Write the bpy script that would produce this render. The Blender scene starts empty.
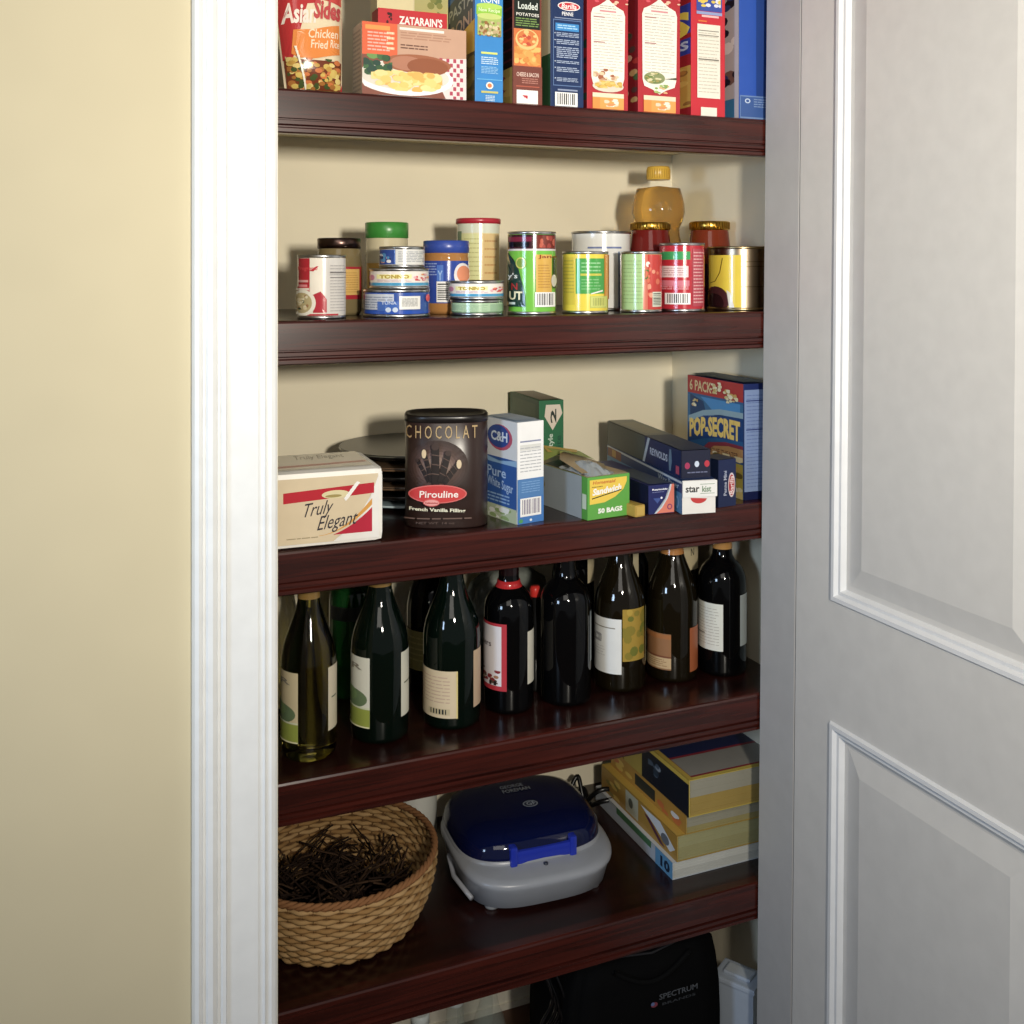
import bpy, bmesh, math, random
from mathutils import Vector, Matrix
random.seed(7)
scene = bpy.context.scene
COL = scene.collection
PI = math.pi
# ------------------------------------------------------------------ camera model
F = 1050.0; PZ = 1.4627; ZC = 1.42; HY = 267.0
SH = 0.32/231.5
cN = math.hypot(1050, 2508); CC = 2508/cN; SS = 1050/cN
# camera right = (CC,-SS), forward = (SS,CC)
def ray(x):
    u = (x-512)/F
    return (SS+CC*u, CC-SS*u)
def at_t(x, y, t):
    r = ray(x); return Vector((r[0]*t, -PZ+r[1]*t, ZC+(HY-y)/F*t))
def atY(x, y, Y):
    return at_t(x, y, (Y+PZ)/ray(x)[1])
def fx(x, Y): return atY(x, HY, Y).x
def zy(x, y, Y): return atY(x, y, Y).z
def ground(x, y, z):
    return at_t(x, y, (ZC-z)*F/(y-HY))
def shelf_z(px): return ZC-(px)*SH
Z1, Z2, Z3, Z4, Z5 = [shelf_z(v) for v in (-179.5, 54, 285.5, 517, 746)]
# scale on front plane at x=280: one px = SH metres
DEP = 0.4087
TH = 0.062
# ------------------------------------------------------------------ materials
MC = {}
def lin(h):
    h = h.lstrip('#'); o = []
    for i in (0, 2, 4):
        c = int(h[i:i+2], 16)/255
        o.append(c/12.92 if c <= .04045 else ((c+.055)/1.055)**2.4)
    y = .25*o[0]+.6*o[1]+.15*o[2]; o = [v*.87+y*.13 for v in o]
    return (*o, 1)
KIND = {'paper': (.42, 0, .4), 'gloss': (.16, 0, .5), 'plastic': (.3, 0, .5), 'metal': (.28, 1, .5), 'wall': (.7, 0, .2),
        'paint': (.35, 0, .4), 'matte': (.8, 0, .15), 'bottle': (.06, 0, .32), 'cloth': (.85, 0, .1)}
def M(hexc, kind='paper'):
    k = (hexc, kind)
    if k in MC: return MC[k]
    m = bpy.data.materials.new(kind+'_'+hexc.lstrip('#')); m.use_nodes = True
    nt = m.node_tree; b = nt.nodes['Principled BSDF']
    r, me, sp = KIND[kind]
    b.inputs['Roughness'].default_value = r; b.inputs['Metallic'].default_value = me
    b.inputs['Specular IOR Level'].default_value = sp
    c = lin(hexc)
    n = nt.nodes.new('ShaderNodeTexNoise'); n.inputs['Scale'].default_value = 35 if kind != 'wall' else 6
    tc = nt.nodes.new('ShaderNodeTexCoord'); nt.links.new(tc.outputs['Object'], n.inputs['Vector'])
    mx = nt.nodes.new('ShaderNodeMix'); mx.data_type = 'RGBA'
    mx.inputs[6].default_value = tuple(v*.93 for v in c[:3])+(1,)
    mx.inputs[7].default_value = tuple(min(1, v*1.06) for v in c[:3])+(1,)
    nt.links.new(n.outputs['Fac'], mx.inputs[0]); nt.links.new(mx.outputs[2], b.inputs['Base Color'])
    MC[k] = m; return m
def glass(name, hexc, rough=.03, trans=1.0, ior=1.45):
    k = ('g', name)
    if k in MC: return MC[k]
    m = bpy.data.materials.new(name); m.use_nodes = True; b = m.node_tree.nodes['Principled BSDF']
    b.inputs['Base Color'].default_value = lin(hexc); b.inputs['Roughness'].default_value = rough
    b.inputs['Transmission Weight'].default_value = trans; b.inputs['IOR'].default_value = ior
    n = m.node_tree.nodes.new('ShaderNodeTexNoise'); n.inputs['Scale'].default_value = 20
    bp = m.node_tree.nodes.new('ShaderNodeBump'); bp.inputs['Strength'].default_value = .03
    m.node_tree.links.new(n.outputs['Fac'], bp.inputs['Height']); m.node_tree.links.new(bp.outputs['Normal'], b.inputs['Normal'])
    MC[k] = m; return m
def film(name, hexc, alpha, rough=.08):
    k = ('f', name)
    if k in MC: return MC[k]
    m = glass(name, hexc, rough, 0); b = m.node_tree.nodes['Principled BSDF']
    b.inputs['Alpha'].default_value = alpha
    MC[k] = m; return m
def wood(dark=False):
    k = 'wood_dark' if dark else 'wood'
    if k in MC: return MC[k]
    m = bpy.data.materials.new('mahogany_stain'); m.use_nodes = True; nt = m.node_tree; b = nt.nodes['Principled BSDF']
    tc = nt.nodes.new('ShaderNodeTexCoord'); mp = nt.nodes.new('ShaderNodeMapping')
    mp.inputs['Scale'].default_value = (1.6, 14, 45)
    n = nt.nodes.new('ShaderNodeTexNoise'); n.inputs['Scale'].default_value = 2.2; n.inputs['Detail'].default_value = 7; n.inputs['Distortion'].default_value = .8
    r = nt.nodes.new('ShaderNodeValToRGB'); e = r.color_ramp.elements
    e[0].position = .3; e[0].color = lin('#160504' if dark else '#240a07'); e[1].position = .72; e[1].color = lin('#2e0f0a' if dark else '#501a10')
    nt.links.new(tc.outputs['Object'], mp.inputs['Vector']); nt.links.new(mp.outputs['Vector'], n.inputs['Vector'])
    nt.links.new(n.outputs['Fac'], r.inputs['Fac']); nt.links.new(r.outputs['Color'], b.inputs['Base Color'])
    b.inputs['Roughness'].default_value = .27; b.inputs['Coat Weight'].default_value = .12; b.inputs['Coat Roughness'].default_value = .1
    MC[k] = m; return m
# ------------------------------------------------------------------ text cache
TX = {}
def text_tris(s, shear=0, bold=.0):
    k = (s, shear, bold)
    if k in TX: return TX[k]
    cu = bpy.data.curves.new('t', 'FONT'); cu.body = s; cu.resolution_u = 2; cu.shear = shear; cu.offset = bold
    o = bpy.data.objects.new('t', cu); COL.objects.link(o)
    dg = bpy.context.evaluated_depsgraph_get(); dg.update()
    ev = o.evaluated_get(dg); me = ev.to_mesh()
    vs = [(v.co.x, v.co.y) for v in me.vertices]; fs = [tuple(p.vertices) for p in me.polygons]
    ev.to_mesh_clear(); bpy.data.objects.remove(o); bpy.data.curves.remove(cu)
    x0 = min(v[0] for v in vs); x1 = max(v[0] for v in vs); y0 = min(v[1] for v in vs); y1 = max(v[1] for v in vs)
    vs = [((a-x0)/(x1-x0), (b-y0)/(y1-y0)) for a, b in vs]
    TX[k] = (vs, fs); return TX[k]
# ------------------------------------------------------------------ mesh builder
class MB:
    def __init__(s): s.v = []; s.f = []; s.m = []; s.sm = []; s.mats = []; s.e = .0003; s.step = .00007
    def mi(s, mat):
        if isinstance(mat, str): mat = M(mat)
        if mat not in s.mats: s.mats.append(mat)
        return s.mats.index(mat)
    def add(s, vs, fs, mat, smooth=False):
        o = len(s.v); s.v += [Vector(p) for p in vs]; i = s.mi(mat)
        for f in fs: s.f.append(tuple(a+o for a in f)); s.m.append(i); s.sm.append(smooth)
    def box(s, x0, y0, z0, x1, y1, z1, mat, bev=0, mats=None):
        """mats: dict of F,B,L,R,T,D"""
        bm = bmesh.new(); bmesh.ops.create_cube(bm, size=1)
        for v in bm.verts: v.co = Vector(((x0+x1)/2+v.co.x*(x1-x0), (y0+y1)/2+v.co.y*(y1-y0), (z0+z1)/2+v.co.z*(z1-z0)))
        tags = {}
        mats = mats or {}
        keys = []
        for f in bm.faces:
            n = f.normal; k = 'R' if n.x > .5 else 'L' if n.x < -.5 else 'B' if n.y > .5 else 'F' if n.y < -.5 else 'T' if n.z > .5 else 'D'
            mt = mats.get(k, mat)
            f.material_index = s.mi(mt)
        if bev: bmesh.ops.bevel(bm, geom=list(bm.edges), offset=bev, segments=2, affect='EDGES', profile=.7)
        s.add_bm(bm)
    def add_bm(s, bm, smooth=False):
        o = len(s.v); bm.verts.index_update()
        s.v += [v.co.copy() for v in bm.verts]
        for f in bm.faces: s.f.append(tuple(v.index+o for v in f.verts)); s.m.append(f.material_index); s.sm.append(smooth)
        bm.free()
    def prism(s, pts, axis, a, b, mat, smooth=False):
        """pts 2-D polygon extruded along axis 'x','y','z' from a to b"""
        n = len(pts)
        def P(p, t):
            return {'x': (t, p[0], p[1]), 'y': (p[0], t, p[1]), 'z': (p[0], p[1], t)}[axis]
        vs = [P(p, a) for p in pts]+[P(p, b) for p in pts]
        fs = [(i, (i+1) % n, n+(i+1) % n, n+i) for i in range(n)]
        s.add(vs, fs, mat, smooth); s.add(vs, [tuple(range(n)), tuple(range(2*n-1, n-1, -1))], mat)
    def lathe(s, prof, mat, seg=40, c=(0, 0, 0), sx=1, sy=1, smooth=True, squ=1.0, cap=True):
        vs = []; fs = []
        def sp(a):
            ca, sa = math.cos(a), math.sin(a)
            if squ != 1: ca = math.copysign(abs(ca)**squ, ca); sa = math.copysign(abs(sa)**squ, sa)
            return ca, sa
        for r, z in prof:
            for i in range(seg):
                ca, sa = sp(2*PI*i/seg); vs.append((c[0]+r*sx*ca, c[1]+r*sy*sa, c[2]+z))
        for j in range(len(prof)-1):
            for i in range(seg):
                k = (i+1) % seg; fs.append((j*seg+i, j*seg+k, (j+1)*seg+k, (j+1)*seg+i))
        s.add(vs, fs, mat, smooth)
        for j in (0, len(prof)-1):
            if cap and prof[j][0] > 1e-5:
                s.add([vs[q] for q in range(j*seg, j*seg+seg)], [tuple(range(seg))], mat, False)
    def tube(s, pts, r, mat, seg=8, closed=False):
        pts = [Vector(p) for p in pts]; n = len(pts); vs = []; fs = []
        up = Vector((0, 0, 1))
        for i, p in enumerate(pts):
            a = pts[(i-1) % n] if (closed or i > 0) else p; b = pts[(i+1) % n] if (closed or i < n-1) else p
            t = (b-a).normalized(); u = t.cross(up)
            if u.length < .05: u = t.cross(Vector((1, 0, 0)))
            u.normalize(); w = t.cross(u); rr = r[i] if isinstance(r, (list, tuple)) else r
            for k in range(seg):
                an = 2*PI*k/seg; vs.append(p+u*math.cos(an)*rr+w*math.sin(an)*rr)
        for i in range(n if closed else n-1):
            j = (i+1) % n
            for k in range(seg): q = (k+1) % seg; fs.append((i*seg+k, i*seg+q, j*seg+q, j*seg+k))
        if not closed: fs += [tuple(range(seg)), tuple(range((n-1)*seg, n*seg))]
        s.add(vs, fs, mat, True)
    # ---- artwork on a surface S(u,v,e)
    def bump(s, S=None):
        s.e += (max(s.step, .00022) if getattr(S, 'cyl', 0) else s.step); return s.e
    def rect(s, S, u0, v0, u1, v1, c, nx=1, ny=1, e=None):
        if getattr(S, 'cyl', 0): nx = max(nx, int(abs(u1-u0)*30)+2); ny = max(ny, getattr(S, 'ny', 1))
        e = e or s.bump(S); vs = []; fs = []
        for j in range(ny+1):
            for i in range(nx+1): vs.append(S(u0+(u1-u0)*i/nx, v0+(v1-v0)*j/ny, e))
        for j in range(ny):
            for i in range(nx): a = j*(nx+1)+i; fs.append((a, a+1, a+nx+2, a+nx+1))
        s.add(vs, fs, c)
    def poly(s, S, pts, c, e=None):
        e = e or s.bump(S)
        if not getattr(S, 'cyl', 0): pts = [(max(0, min(1, a)), b) for a, b in pts]
        if getattr(S, 'cyl', 0):
            pts = [(a, max(0, min(1, b))) for a, b in pts]; q = []
            for i, p in enumerate(pts):
                n = pts[(i+1) % len(pts)]; k = max(1, int(abs(n[0]-p[0])*16))
                q += [(p[0]+(n[0]-p[0])*j/k, p[1]+(n[1]-p[1])*j/k) for j in range(k)]
            pts = q
        cu = sum(p[0] for p in pts)/len(pts); cv = sum(p[1] for p in pts)/len(pts)
        n = len(pts); rings = (1, .85, .7, .55, .4, .25, .1) if getattr(S, 'cyl', 0) else (1,)
        vs = []; fs = []
        for r in rings: vs += [S(cu+(a-cu)*r, cv+(b-cv)*r, e) for a, b in pts]
        vs.append(S(cu, cv, e)); L = len(vs)-1
        for j in range(len(rings)-1):
            for i in range(n): k = (i+1) % n; fs.append((j*n+i, j*n+k, (j+1)*n+k, (j+1)*n+i))
        j = (len(rings)-1)*n
        for i in range(n): fs.append((j+i, j+(i+1) % n, L))
        s.add(vs, fs, c)
    def ell(s, S, cu, cv, ru, rv, c, n=20, e=None, a0=0, a1=2*PI):
        s.poly(S, [(cu+ru*math.cos(a0+(a1-a0)*i/n), cv+rv*math.sin(a0+(a1-a0)*i/n)) for i in range(n)], c, e)
    def text(s, S, t, u0, v0, u1, v1, c, shear=0, bold=.015, rot=0, arc=0, slope=0):
        vs, fs = text_tris(t, shear, bold); e = s.bump(S); out = []
        for a, b in vs:
            if rot == 90: a, b = 1-b, a
            elif rot == -90: a, b = b, 1-a
            v = v0+(v1-v0)*b + arc*(1-(2*a-1)**2) + slope*a
            out.append(S(u0+(u1-u0)*a, v, e))
        s.add(out, fs, c)
    def lines(s, S, u0, v0, u1, v1, n, c, seed=1, fill=.45):
        rd = random.Random(seed); e = s.bump(S)
        for i in range(n):
            v = v0+(v1-v0)*(i+.3)/n; k = u0
            while k < u1-.01*abs(u1-u0):
                w = (u1-u0)*rd.uniform(.12, .3); 
                k2 = min(k+w, u1 if rd.random() < .8 else u1-.1*(u1-u0))
                if k2 > k: s.rect(S, k, v, k2, v+(v1-v0)/n*fill, c, e=e)
                k = k2+(u1-u0)*.03
                if k2 >= u1-.11*(u1-u0) : break
    def bars(s, S, u0, v0, u1, v1, n=11, bg='#f0efec', fg='#222222', vert=True, seed=3):
        s.rect(S, u0, v0, u1, v1, bg); rd = random.Random(seed); e = s.bump(S)
        for i in range(n):
            a = (i+.5)/(n+.5); w = rd.uniform(.3, .7)/(n+.5)
            if vert: s.rect(S, u0+(u1-u0)*(.06+.88*a), v0+(v1-v0)*.12, u0+(u1-u0)*(.06+.88*(a+w)), v1-(v1-v0)*.08, fg, e=e)
            else: s.rect(S, u0+(u1-u0)*.08, v0+(v1-v0)*(.06+.88*a), u1-(u1-u0)*.08, v0+(v1-v0)*(.06+.88*(a+w)), fg, e=e)
    def blobs(s, S, u0, v0, u1, v1, n, cols, ru, rv, seed=5, round_=True):
        rd = random.Random(seed); s.bump(S)
        for i in range(n):
            for _ in range(8):
                u = rd.uniform(u0, u1); v = rd.uniform(v0, v1)
                if not round_ or ((2*(u-u0)/(u1-u0)-1)**2+(2*(v-v0)/(v1-v0)-1)**2) <= 1: break
            k = rd.uniform(.6, 1.2); s.e += .00001
            q = k*rd.uniform(.7, 1.1)
            s.poly(S, [(max(u0, min(u1, u+ru*k*math.cos(j*2*PI/9))), max(v0, min(v1, v+rv*q*math.sin(j*2*PI/9)))) for j in range(9)], rd.choice(cols), e=s.e)
    def strip(s, S, lo, hi, c):
        e = s.bump(S); n = len(lo); vs = [S(a, b, e) for a, b in lo]+[S(a, b, e) for a, b in hi]
        s.add(vs, [(i, i+1, n+i+1, n+i) for i in range(n-1)], c)
    def build(s, name, parent=None, loc=(0, 0, 0), rot=0):
        me = bpy.data.meshes.new(name); me.from_pydata(s.v, [], s.f)
        for m in s.mats: me.materials.append(m)
        me.polygons.foreach_set('material_index', s.m); me.polygons.foreach_set('use_smooth', s.sm); me.update()
        o = bpy.data.objects.new(name, me); COL.objects.link(o)
        o.location = loc; o.rotation_euler = (0, 0, rot)
        if parent: o.parent = parent
        return o
def tag(o, label, cat, group=None):
    o['label'] = label; o['category'] = cat
    if group: o['group'] = group
    return o
def empty(name, loc, rot, label, cat, group=None):
    o = bpy.data.objects.new(name, None); COL.objects.link(o); o.location = loc; o.rotation_euler = (0, 0, rot)
    return tag(o, label, cat, group)
def structure(mb, name, parent=None, **k):
    o = mb.build(name, parent, **k)
    if not parent: o['kind'] = 'structure'
    return o
# surfaces
def SF(w, h, y=0): return lambda u, v, e: (u*w, y-e, v*h)
def SL(d, h): return lambda u, v, e: (-e, d*(1-u), v*h)
def ST(w, d, h): return lambda u, v, e: (u*w, v*d, h+e)
def SC(R, z0, z1, rf=None):
    """cylinder seen from -Y: u is the fraction across its visible width"""
    def S(u, v, e):
        a = math.asin(max(-1, min(1, 2*u-1))) if 0 <= u <= 1 else (u-.5)*PI
        z = z0+(z1-z0)*v; r = (rf(z) if rf else R)+e
        return (r*math.sin(a), -r*math.cos(a), z)
    S.cyl = 1; return S
def SA(R, z0, z1, a0, a1, rf=None):
    def S(u, v, e):
        a = a0+(a1-a0)*u; z = z0+(z1-z0)*v; r = (rf(z) if rf else R)+e
        return (r*math.sin(a), -r*math.cos(a), z)
    S.cyl = 1; return S

# ------------------------------------------------------------------ room
CY = -.115                                  # casing front plane
WX = lambda x: fx(x, CY)
xl = WX(280)                                # opening left
XR = fx(766, -.004)                          # jamb face at z for y~0
XSW = fx(672, DEP)                          # right side wall of the closet
CEIL = 2.45
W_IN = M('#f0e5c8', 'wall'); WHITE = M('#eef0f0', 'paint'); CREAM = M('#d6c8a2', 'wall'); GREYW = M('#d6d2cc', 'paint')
def planebox(name, a, b, mat):
    m = MB(); m.box(*a, *b, mat); return structure(m, name)
XLW = xl-.07
planebox('wall_back', (XLW-.1, DEP, 0), (XSW+.1, DEP+.1, CEIL), W_IN)
planebox('wall_right', (XSW, -.1+.012, 0), (XSW+.1, DEP, CEIL), W_IN)
planebox('wall_left', (XLW-.1, -.1+.012, 0), (XLW, DEP, CEIL), W_IN)
# front wall: left of the opening and right of the opening and above
m = MB(); m.box(-2.2, CY+.018, 0, xl-.012, CY+.027, CEIL, CREAM)
m.box(xl-.012, CY+.018, 2.05, XR+.02, CY+.027, CEIL, CREAM)
m.box(XR+.035, CY+.018, 0, 3.0, CY+.027, CEIL, CREAM)
structure(m, 'wall_front')
m = MB(); m.box(-2.2, -3.2, -.05, 3.0, DEP+.1, 0, M('#5a3a26', 'paint')); fl = structure(m, 'floor')
m = MB(); m.box(XLW-.1, CY+.018, CEIL, XSW+.1, DEP+.1, CEIL+.05, W_IN); structure(m, 'ceiling')
m = MB(); m.box(XLW, DEP-.012, 0, XSW, DEP, .09, M('#e8e2d0', 'paint')); m.box(XLW, DEP-.016, .0, XSW, DEP-.012, .012, M('#e8e2d0', 'paint')); structure(m, 'baseboard_back')
# casing, moulded profile (x from image columns, thickness forward)
prof = [(193, 0), (193, 10), (195, 17), (199, 20), (202, 18), (203.5, 13), (206, 13), (208, 18), (213, 20), (217, 17), (218.5, 12), (221, 12), (223, 16), (226.5, 16.5),
        (228, 12.5), (230, 12), (259, 10.5), (262, 8.5), (264, 8.5), (266, 11), (268, 8), (271, 8), (273, 9), (277, 7), (279.5, 4), (280, 0)]
m = MB(); pts = [(WX(a), CY+.018-b*.0009-.0002) for a, b in prof]
m.prism(pts, 'z', 0, 2.05, WHITE); structure(m, 'trim_1')
m = MB(); m.box(xl-.012, CY+.018, 0, xl+.0005, -.012, 2.05, M('#e6dfc4', 'paint')); structure(m, 'trim_2')
# right jamb (slightly out of plumb, as in the photo)
def lean(x0, z): return x0 - (1.7-z)*.0118
YJ0, YJ1 = -.004, -.092
m = MB(); vs = []
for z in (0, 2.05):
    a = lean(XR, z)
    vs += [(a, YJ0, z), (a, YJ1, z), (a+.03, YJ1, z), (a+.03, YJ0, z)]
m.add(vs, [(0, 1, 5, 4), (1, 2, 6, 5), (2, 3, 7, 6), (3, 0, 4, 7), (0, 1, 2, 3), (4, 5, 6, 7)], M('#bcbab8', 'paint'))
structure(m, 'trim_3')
# open door leaf at the right, perpendicular to the wall, raised panels
DT = .035; YD0 = -.096; DW = .56
dr = bpy.data.objects.new('door_1', None); COL.objects.link(dr); dr.location = (XR+.0, YD0, 0); dr['kind'] = 'structure'
DXF = lambda z: lean(0, z)
def door_leaf():
    m = MB(); H0, H1 = .01, 2.03
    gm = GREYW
    # face in local coordinates: y goes from 0 (hinge) to -DW, x=lean(0,z) is the visible face
    ys = fx  # unused
    # stile widths from photo columns 795..836.5 on the face plane
    def ycol(x):  # y on the door face plane of an image column
        r = ray(x); t = XR/r[0]; return -PZ+r[1]*t
    st = abs(ycol(836.5)-YD0)
    zt = lambda x, y: ZC+(HY-y)/F*(XR/ray(x)[0])
    zb_up = zt(836.5, 600); zt_lo = zt(836.5, 719)
    panels = [(zb_up, 1.90), (.22, zt_lo)]
    rim = .0
    yl = [0, -st, -(DW-st), -DW]
    zl = [H0, .22, zt_lo, zb_up, 1.90, H1]
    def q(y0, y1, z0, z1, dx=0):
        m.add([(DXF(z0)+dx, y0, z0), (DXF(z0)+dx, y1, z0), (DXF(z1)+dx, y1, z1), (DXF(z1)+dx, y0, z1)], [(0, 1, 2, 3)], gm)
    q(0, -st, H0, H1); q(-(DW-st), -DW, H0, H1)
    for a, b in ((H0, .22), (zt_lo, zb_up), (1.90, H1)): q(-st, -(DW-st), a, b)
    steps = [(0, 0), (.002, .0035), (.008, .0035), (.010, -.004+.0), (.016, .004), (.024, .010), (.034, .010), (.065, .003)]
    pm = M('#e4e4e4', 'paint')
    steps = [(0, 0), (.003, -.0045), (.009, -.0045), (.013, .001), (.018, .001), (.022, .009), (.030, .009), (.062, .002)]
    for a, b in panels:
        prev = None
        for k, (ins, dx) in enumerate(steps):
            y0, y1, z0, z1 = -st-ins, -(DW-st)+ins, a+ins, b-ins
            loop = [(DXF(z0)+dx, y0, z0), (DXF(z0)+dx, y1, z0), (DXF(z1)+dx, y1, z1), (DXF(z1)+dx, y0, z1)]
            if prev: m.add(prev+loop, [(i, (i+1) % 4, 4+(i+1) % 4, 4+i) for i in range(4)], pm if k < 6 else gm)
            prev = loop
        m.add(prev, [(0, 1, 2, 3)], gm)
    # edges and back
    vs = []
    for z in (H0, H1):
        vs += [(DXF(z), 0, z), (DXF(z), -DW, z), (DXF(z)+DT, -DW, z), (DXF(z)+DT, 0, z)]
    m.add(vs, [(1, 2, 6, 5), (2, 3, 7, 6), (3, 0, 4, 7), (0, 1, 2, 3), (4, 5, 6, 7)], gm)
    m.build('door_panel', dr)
    for z in (.25, 1.05, 1.85):
        h = MB(); h.lathe([(.005, -.04), (.005, .04)], M('#b8b4a8', 'metal'), seg=12, c=(.02+DXF(z), .003, z)); h.build('hinge', dr)
door_leaf()
# ------------------------------------------------------------------ shelves
def shelf(z, which):
    o = empty('shelf', (XLW, 0, z), 0, which, 'shelf', 'dark wood pantry shelves')
    L = XSW-XLW-.0005
    under = M('#cdbf9c', 'wall')
    m = MB(); m.box(.0005, .019, -.018, L, DEP-.0005, 0, wood(True), mats={'D': under}); m.build('shelf_board', o)
    t = TH
    p = [(0.019, 0), (.004, 0), (.0012, -.0012), (0, -.004), (0, -t*.66), (.003, -t*.675), (.003, -t*.70), (-.001, -t*.72), (-.001, -t*.80), (.004, -t*.83), (.004, -t*.86),
         (.001, -t*.89), (.001, -t*.97), (.004, -t), (.019, -t)]
    m = MB(); m.prism(p, 'x', .0005, L, wood()); m.build('front_trim', o)
    return o
shelf(Z1, 'dark mahogany shelf holding the tall food boxes, topmost')
shelf(Z2, 'dark mahogany shelf holding the cans and jars')
shelf(Z3, 'dark mahogany shelf holding the napkins and the chocolate tin')
shelf(Z4, 'dark mahogany shelf holding the wine bottles')
shelf(Z5, 'dark mahogany shelf holding the basket and the grill, lowest')
# little shelf pins under the top shelf
for i, x in enumerate((312, 375, 470, 610)):
    m = MB(); m.lathe([(.002, -.014), (.004, -.013), (.004, -.004), (.0025, 0)], M('#4a4038', 'metal'), seg=10)
    tag(m.build('screw', None, (fx(x, .1), .1, Z1-.0185)), 'small dark screw head poking from the underside of the top shelf', 'screw', 'screws under the top shelf')

# ------------------------------------------------------------------ box helper
def carton(name, label, cat, x0, y0, w, d, h, z, rot=0, faces=None, base='#888888', draw=None, group=None, bev=.0008):
    m = MB(); faces = {k: M(v) for k, v in (faces or {}).items()}
    m.box(0, 0, 0, w, d, h, M(base), bev=bev, mats=faces)
    if draw: draw(m, SF(w, h), SL(d, h), ST(w, d, h))
    # flap seam on the top
    o = m.build(name, None, (x0, y0, z+.0003), rot); tag(o, label, cat, group); return o
def box1(name, label, xa, xb, ytop, Y, d, z, **k):
    X0 = fx(xa, Y); X1 = fx(xb, Y); h = (zy(xa, ytop, Y)-z)
    return carton(name, label, k.pop('cat', 'box'), X0, Y, X1-X0, d, h, z, **k)
HB = .29
G1 = 'tall food boxes on the top shelf'
FOOD = ['#d8b04a', '#c88a2e', '#e6cc78', '#a8682c', '#8e9a40']
# shelf 1 ---------------------------------------------------------------
def d_mac(m, F_, L, T):
    m.lines(L, .1, .05, .9, .92, 14, '#a89a90', 4)
    m.rect(F_, 0, .55, .33, 1, '#e8602c'); m.rect(F_, .03, .9, .26, .96, '#f09a3c')
    m.lines(F_, .05, .6, .26, .88, 6, '#f0b0a0', 3); m.lines(F_, .35-.12, .62, .3, .9, 4, '#f4d8b0', 9)
    m.rect(F_, .33, .55, 1, 1, '#c99c80'); m.rect(F_, .35, .93, .78, .965, '#f2e8dc'); m.lines(F_, .36, .8, .85, .91, 3, '#b48468', 5)
    m.lines(F_, .36, .66, .62, .74, 2, '#6e4838', 6)
    m.rect(F_, 0, 0, 1, .55, '#8a4c3a')
    # checked cloth
    m.poly(F_, [(.62, .55), (1, .6), (1, 0), (.8, 0)], '#e8d8d4')
    rd = random.Random(4)
    for i in range(9):
        for j in range(9):
            if (i+j) % 2: 
                u = .70+i*.034; v = .0+j*.066
                if u+v*.4 > .86 and u < .97: m.rect(F_, u, v, u+.03, v+.055, '#b8405a', e=m.e+.00004)
    m.e += .0001
    m.ell(F_, .40, .26, .47, .24, '#f4f4f2', n=30); m.ell(F_, .40, .29, .43, .2, '#ddd6c8', n=30)
    m.ell(F_, .52, .47, .33, .13, '#a5603c', n=24); m.ell(F_, .42, .47, .16, .1, '#b8785a', n=20); m.ell(F_, .62, .44, .2, .12, '#97522e')
    m.blobs(F_, 0.01, .27, .28, .56, 26, ['#2f5a34', '#3e6e3e', '#22483a', '#6c9a4c'], .05, .06, 3)
    m.blobs(F_, .08, .08, .76, .36, 70, ['#f0c860', '#f6d888', '#e8b048', '#f2d070'], .055, .055, 8)
mac = carton('food_box', 'low wide box with a plate of pasta and broccoli on its front', 'box', fx(362, .012), .012, fx(467, .012)-fx(362, .012), .05, zy(362, 21, .012)-Z1, Z1,
             rot=math.radians(1.5), faces={'L': '#cdbfae'}, base='#c99c80', draw=d_mac)
def d_zat(m, F_, L, T):
    m.rect(F_, 0, .80, 1, 1, '#d01f2c'); m.text(F_, "ZATARAIN'S", .30, .845, .93, .935, '#f8f4f0', bold=.03)
    m.blobs(F_, .1, .84, .2, .96, 6, ['#5a1418', '#3a0c10'], .02, .02, 2)
    m.rect(F_, 0, .1, 1, .78, '#e8a030'); m.rect(F_, 0, .76, 1, .80, '#f08030')
zt_h = zy(412, 11, .075)-Z1
carton('food_box', 'red and white rice box peeking out behind the low pasta box', 'box', fx(378, .075), .075, fx(447, .075)-fx(378, .075), .035, zt_h, Z1, base='#c8202c', draw=d_zat)
def d_cr(m, F_, L, T):
    m.rect(F_, .0, .3, .50, 1, '#e6d8a4'); m.rect(F_, .52, .3, 1, 1, '#b8b06a'); m.rect(F_, .03, .52, .46, .58, '#d8c888')
    m.blobs(F_, .55, .36, .98, .8, 30, ['#8a8a3c', '#c4b060', '#6e7a34'], .06, .03, 3); m.lines(F_, .06, .4, .44, .5, 3, '#c8a060', 3)
carton('food_box', 'pale cream and green food box standing at the back behind the red rice box', 'box', fx(377, .13), .13, fx(448, .13)-fx(377, .13), .04, HB-.06, Z1, base='#ded0a0', draw=d_cr)

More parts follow.
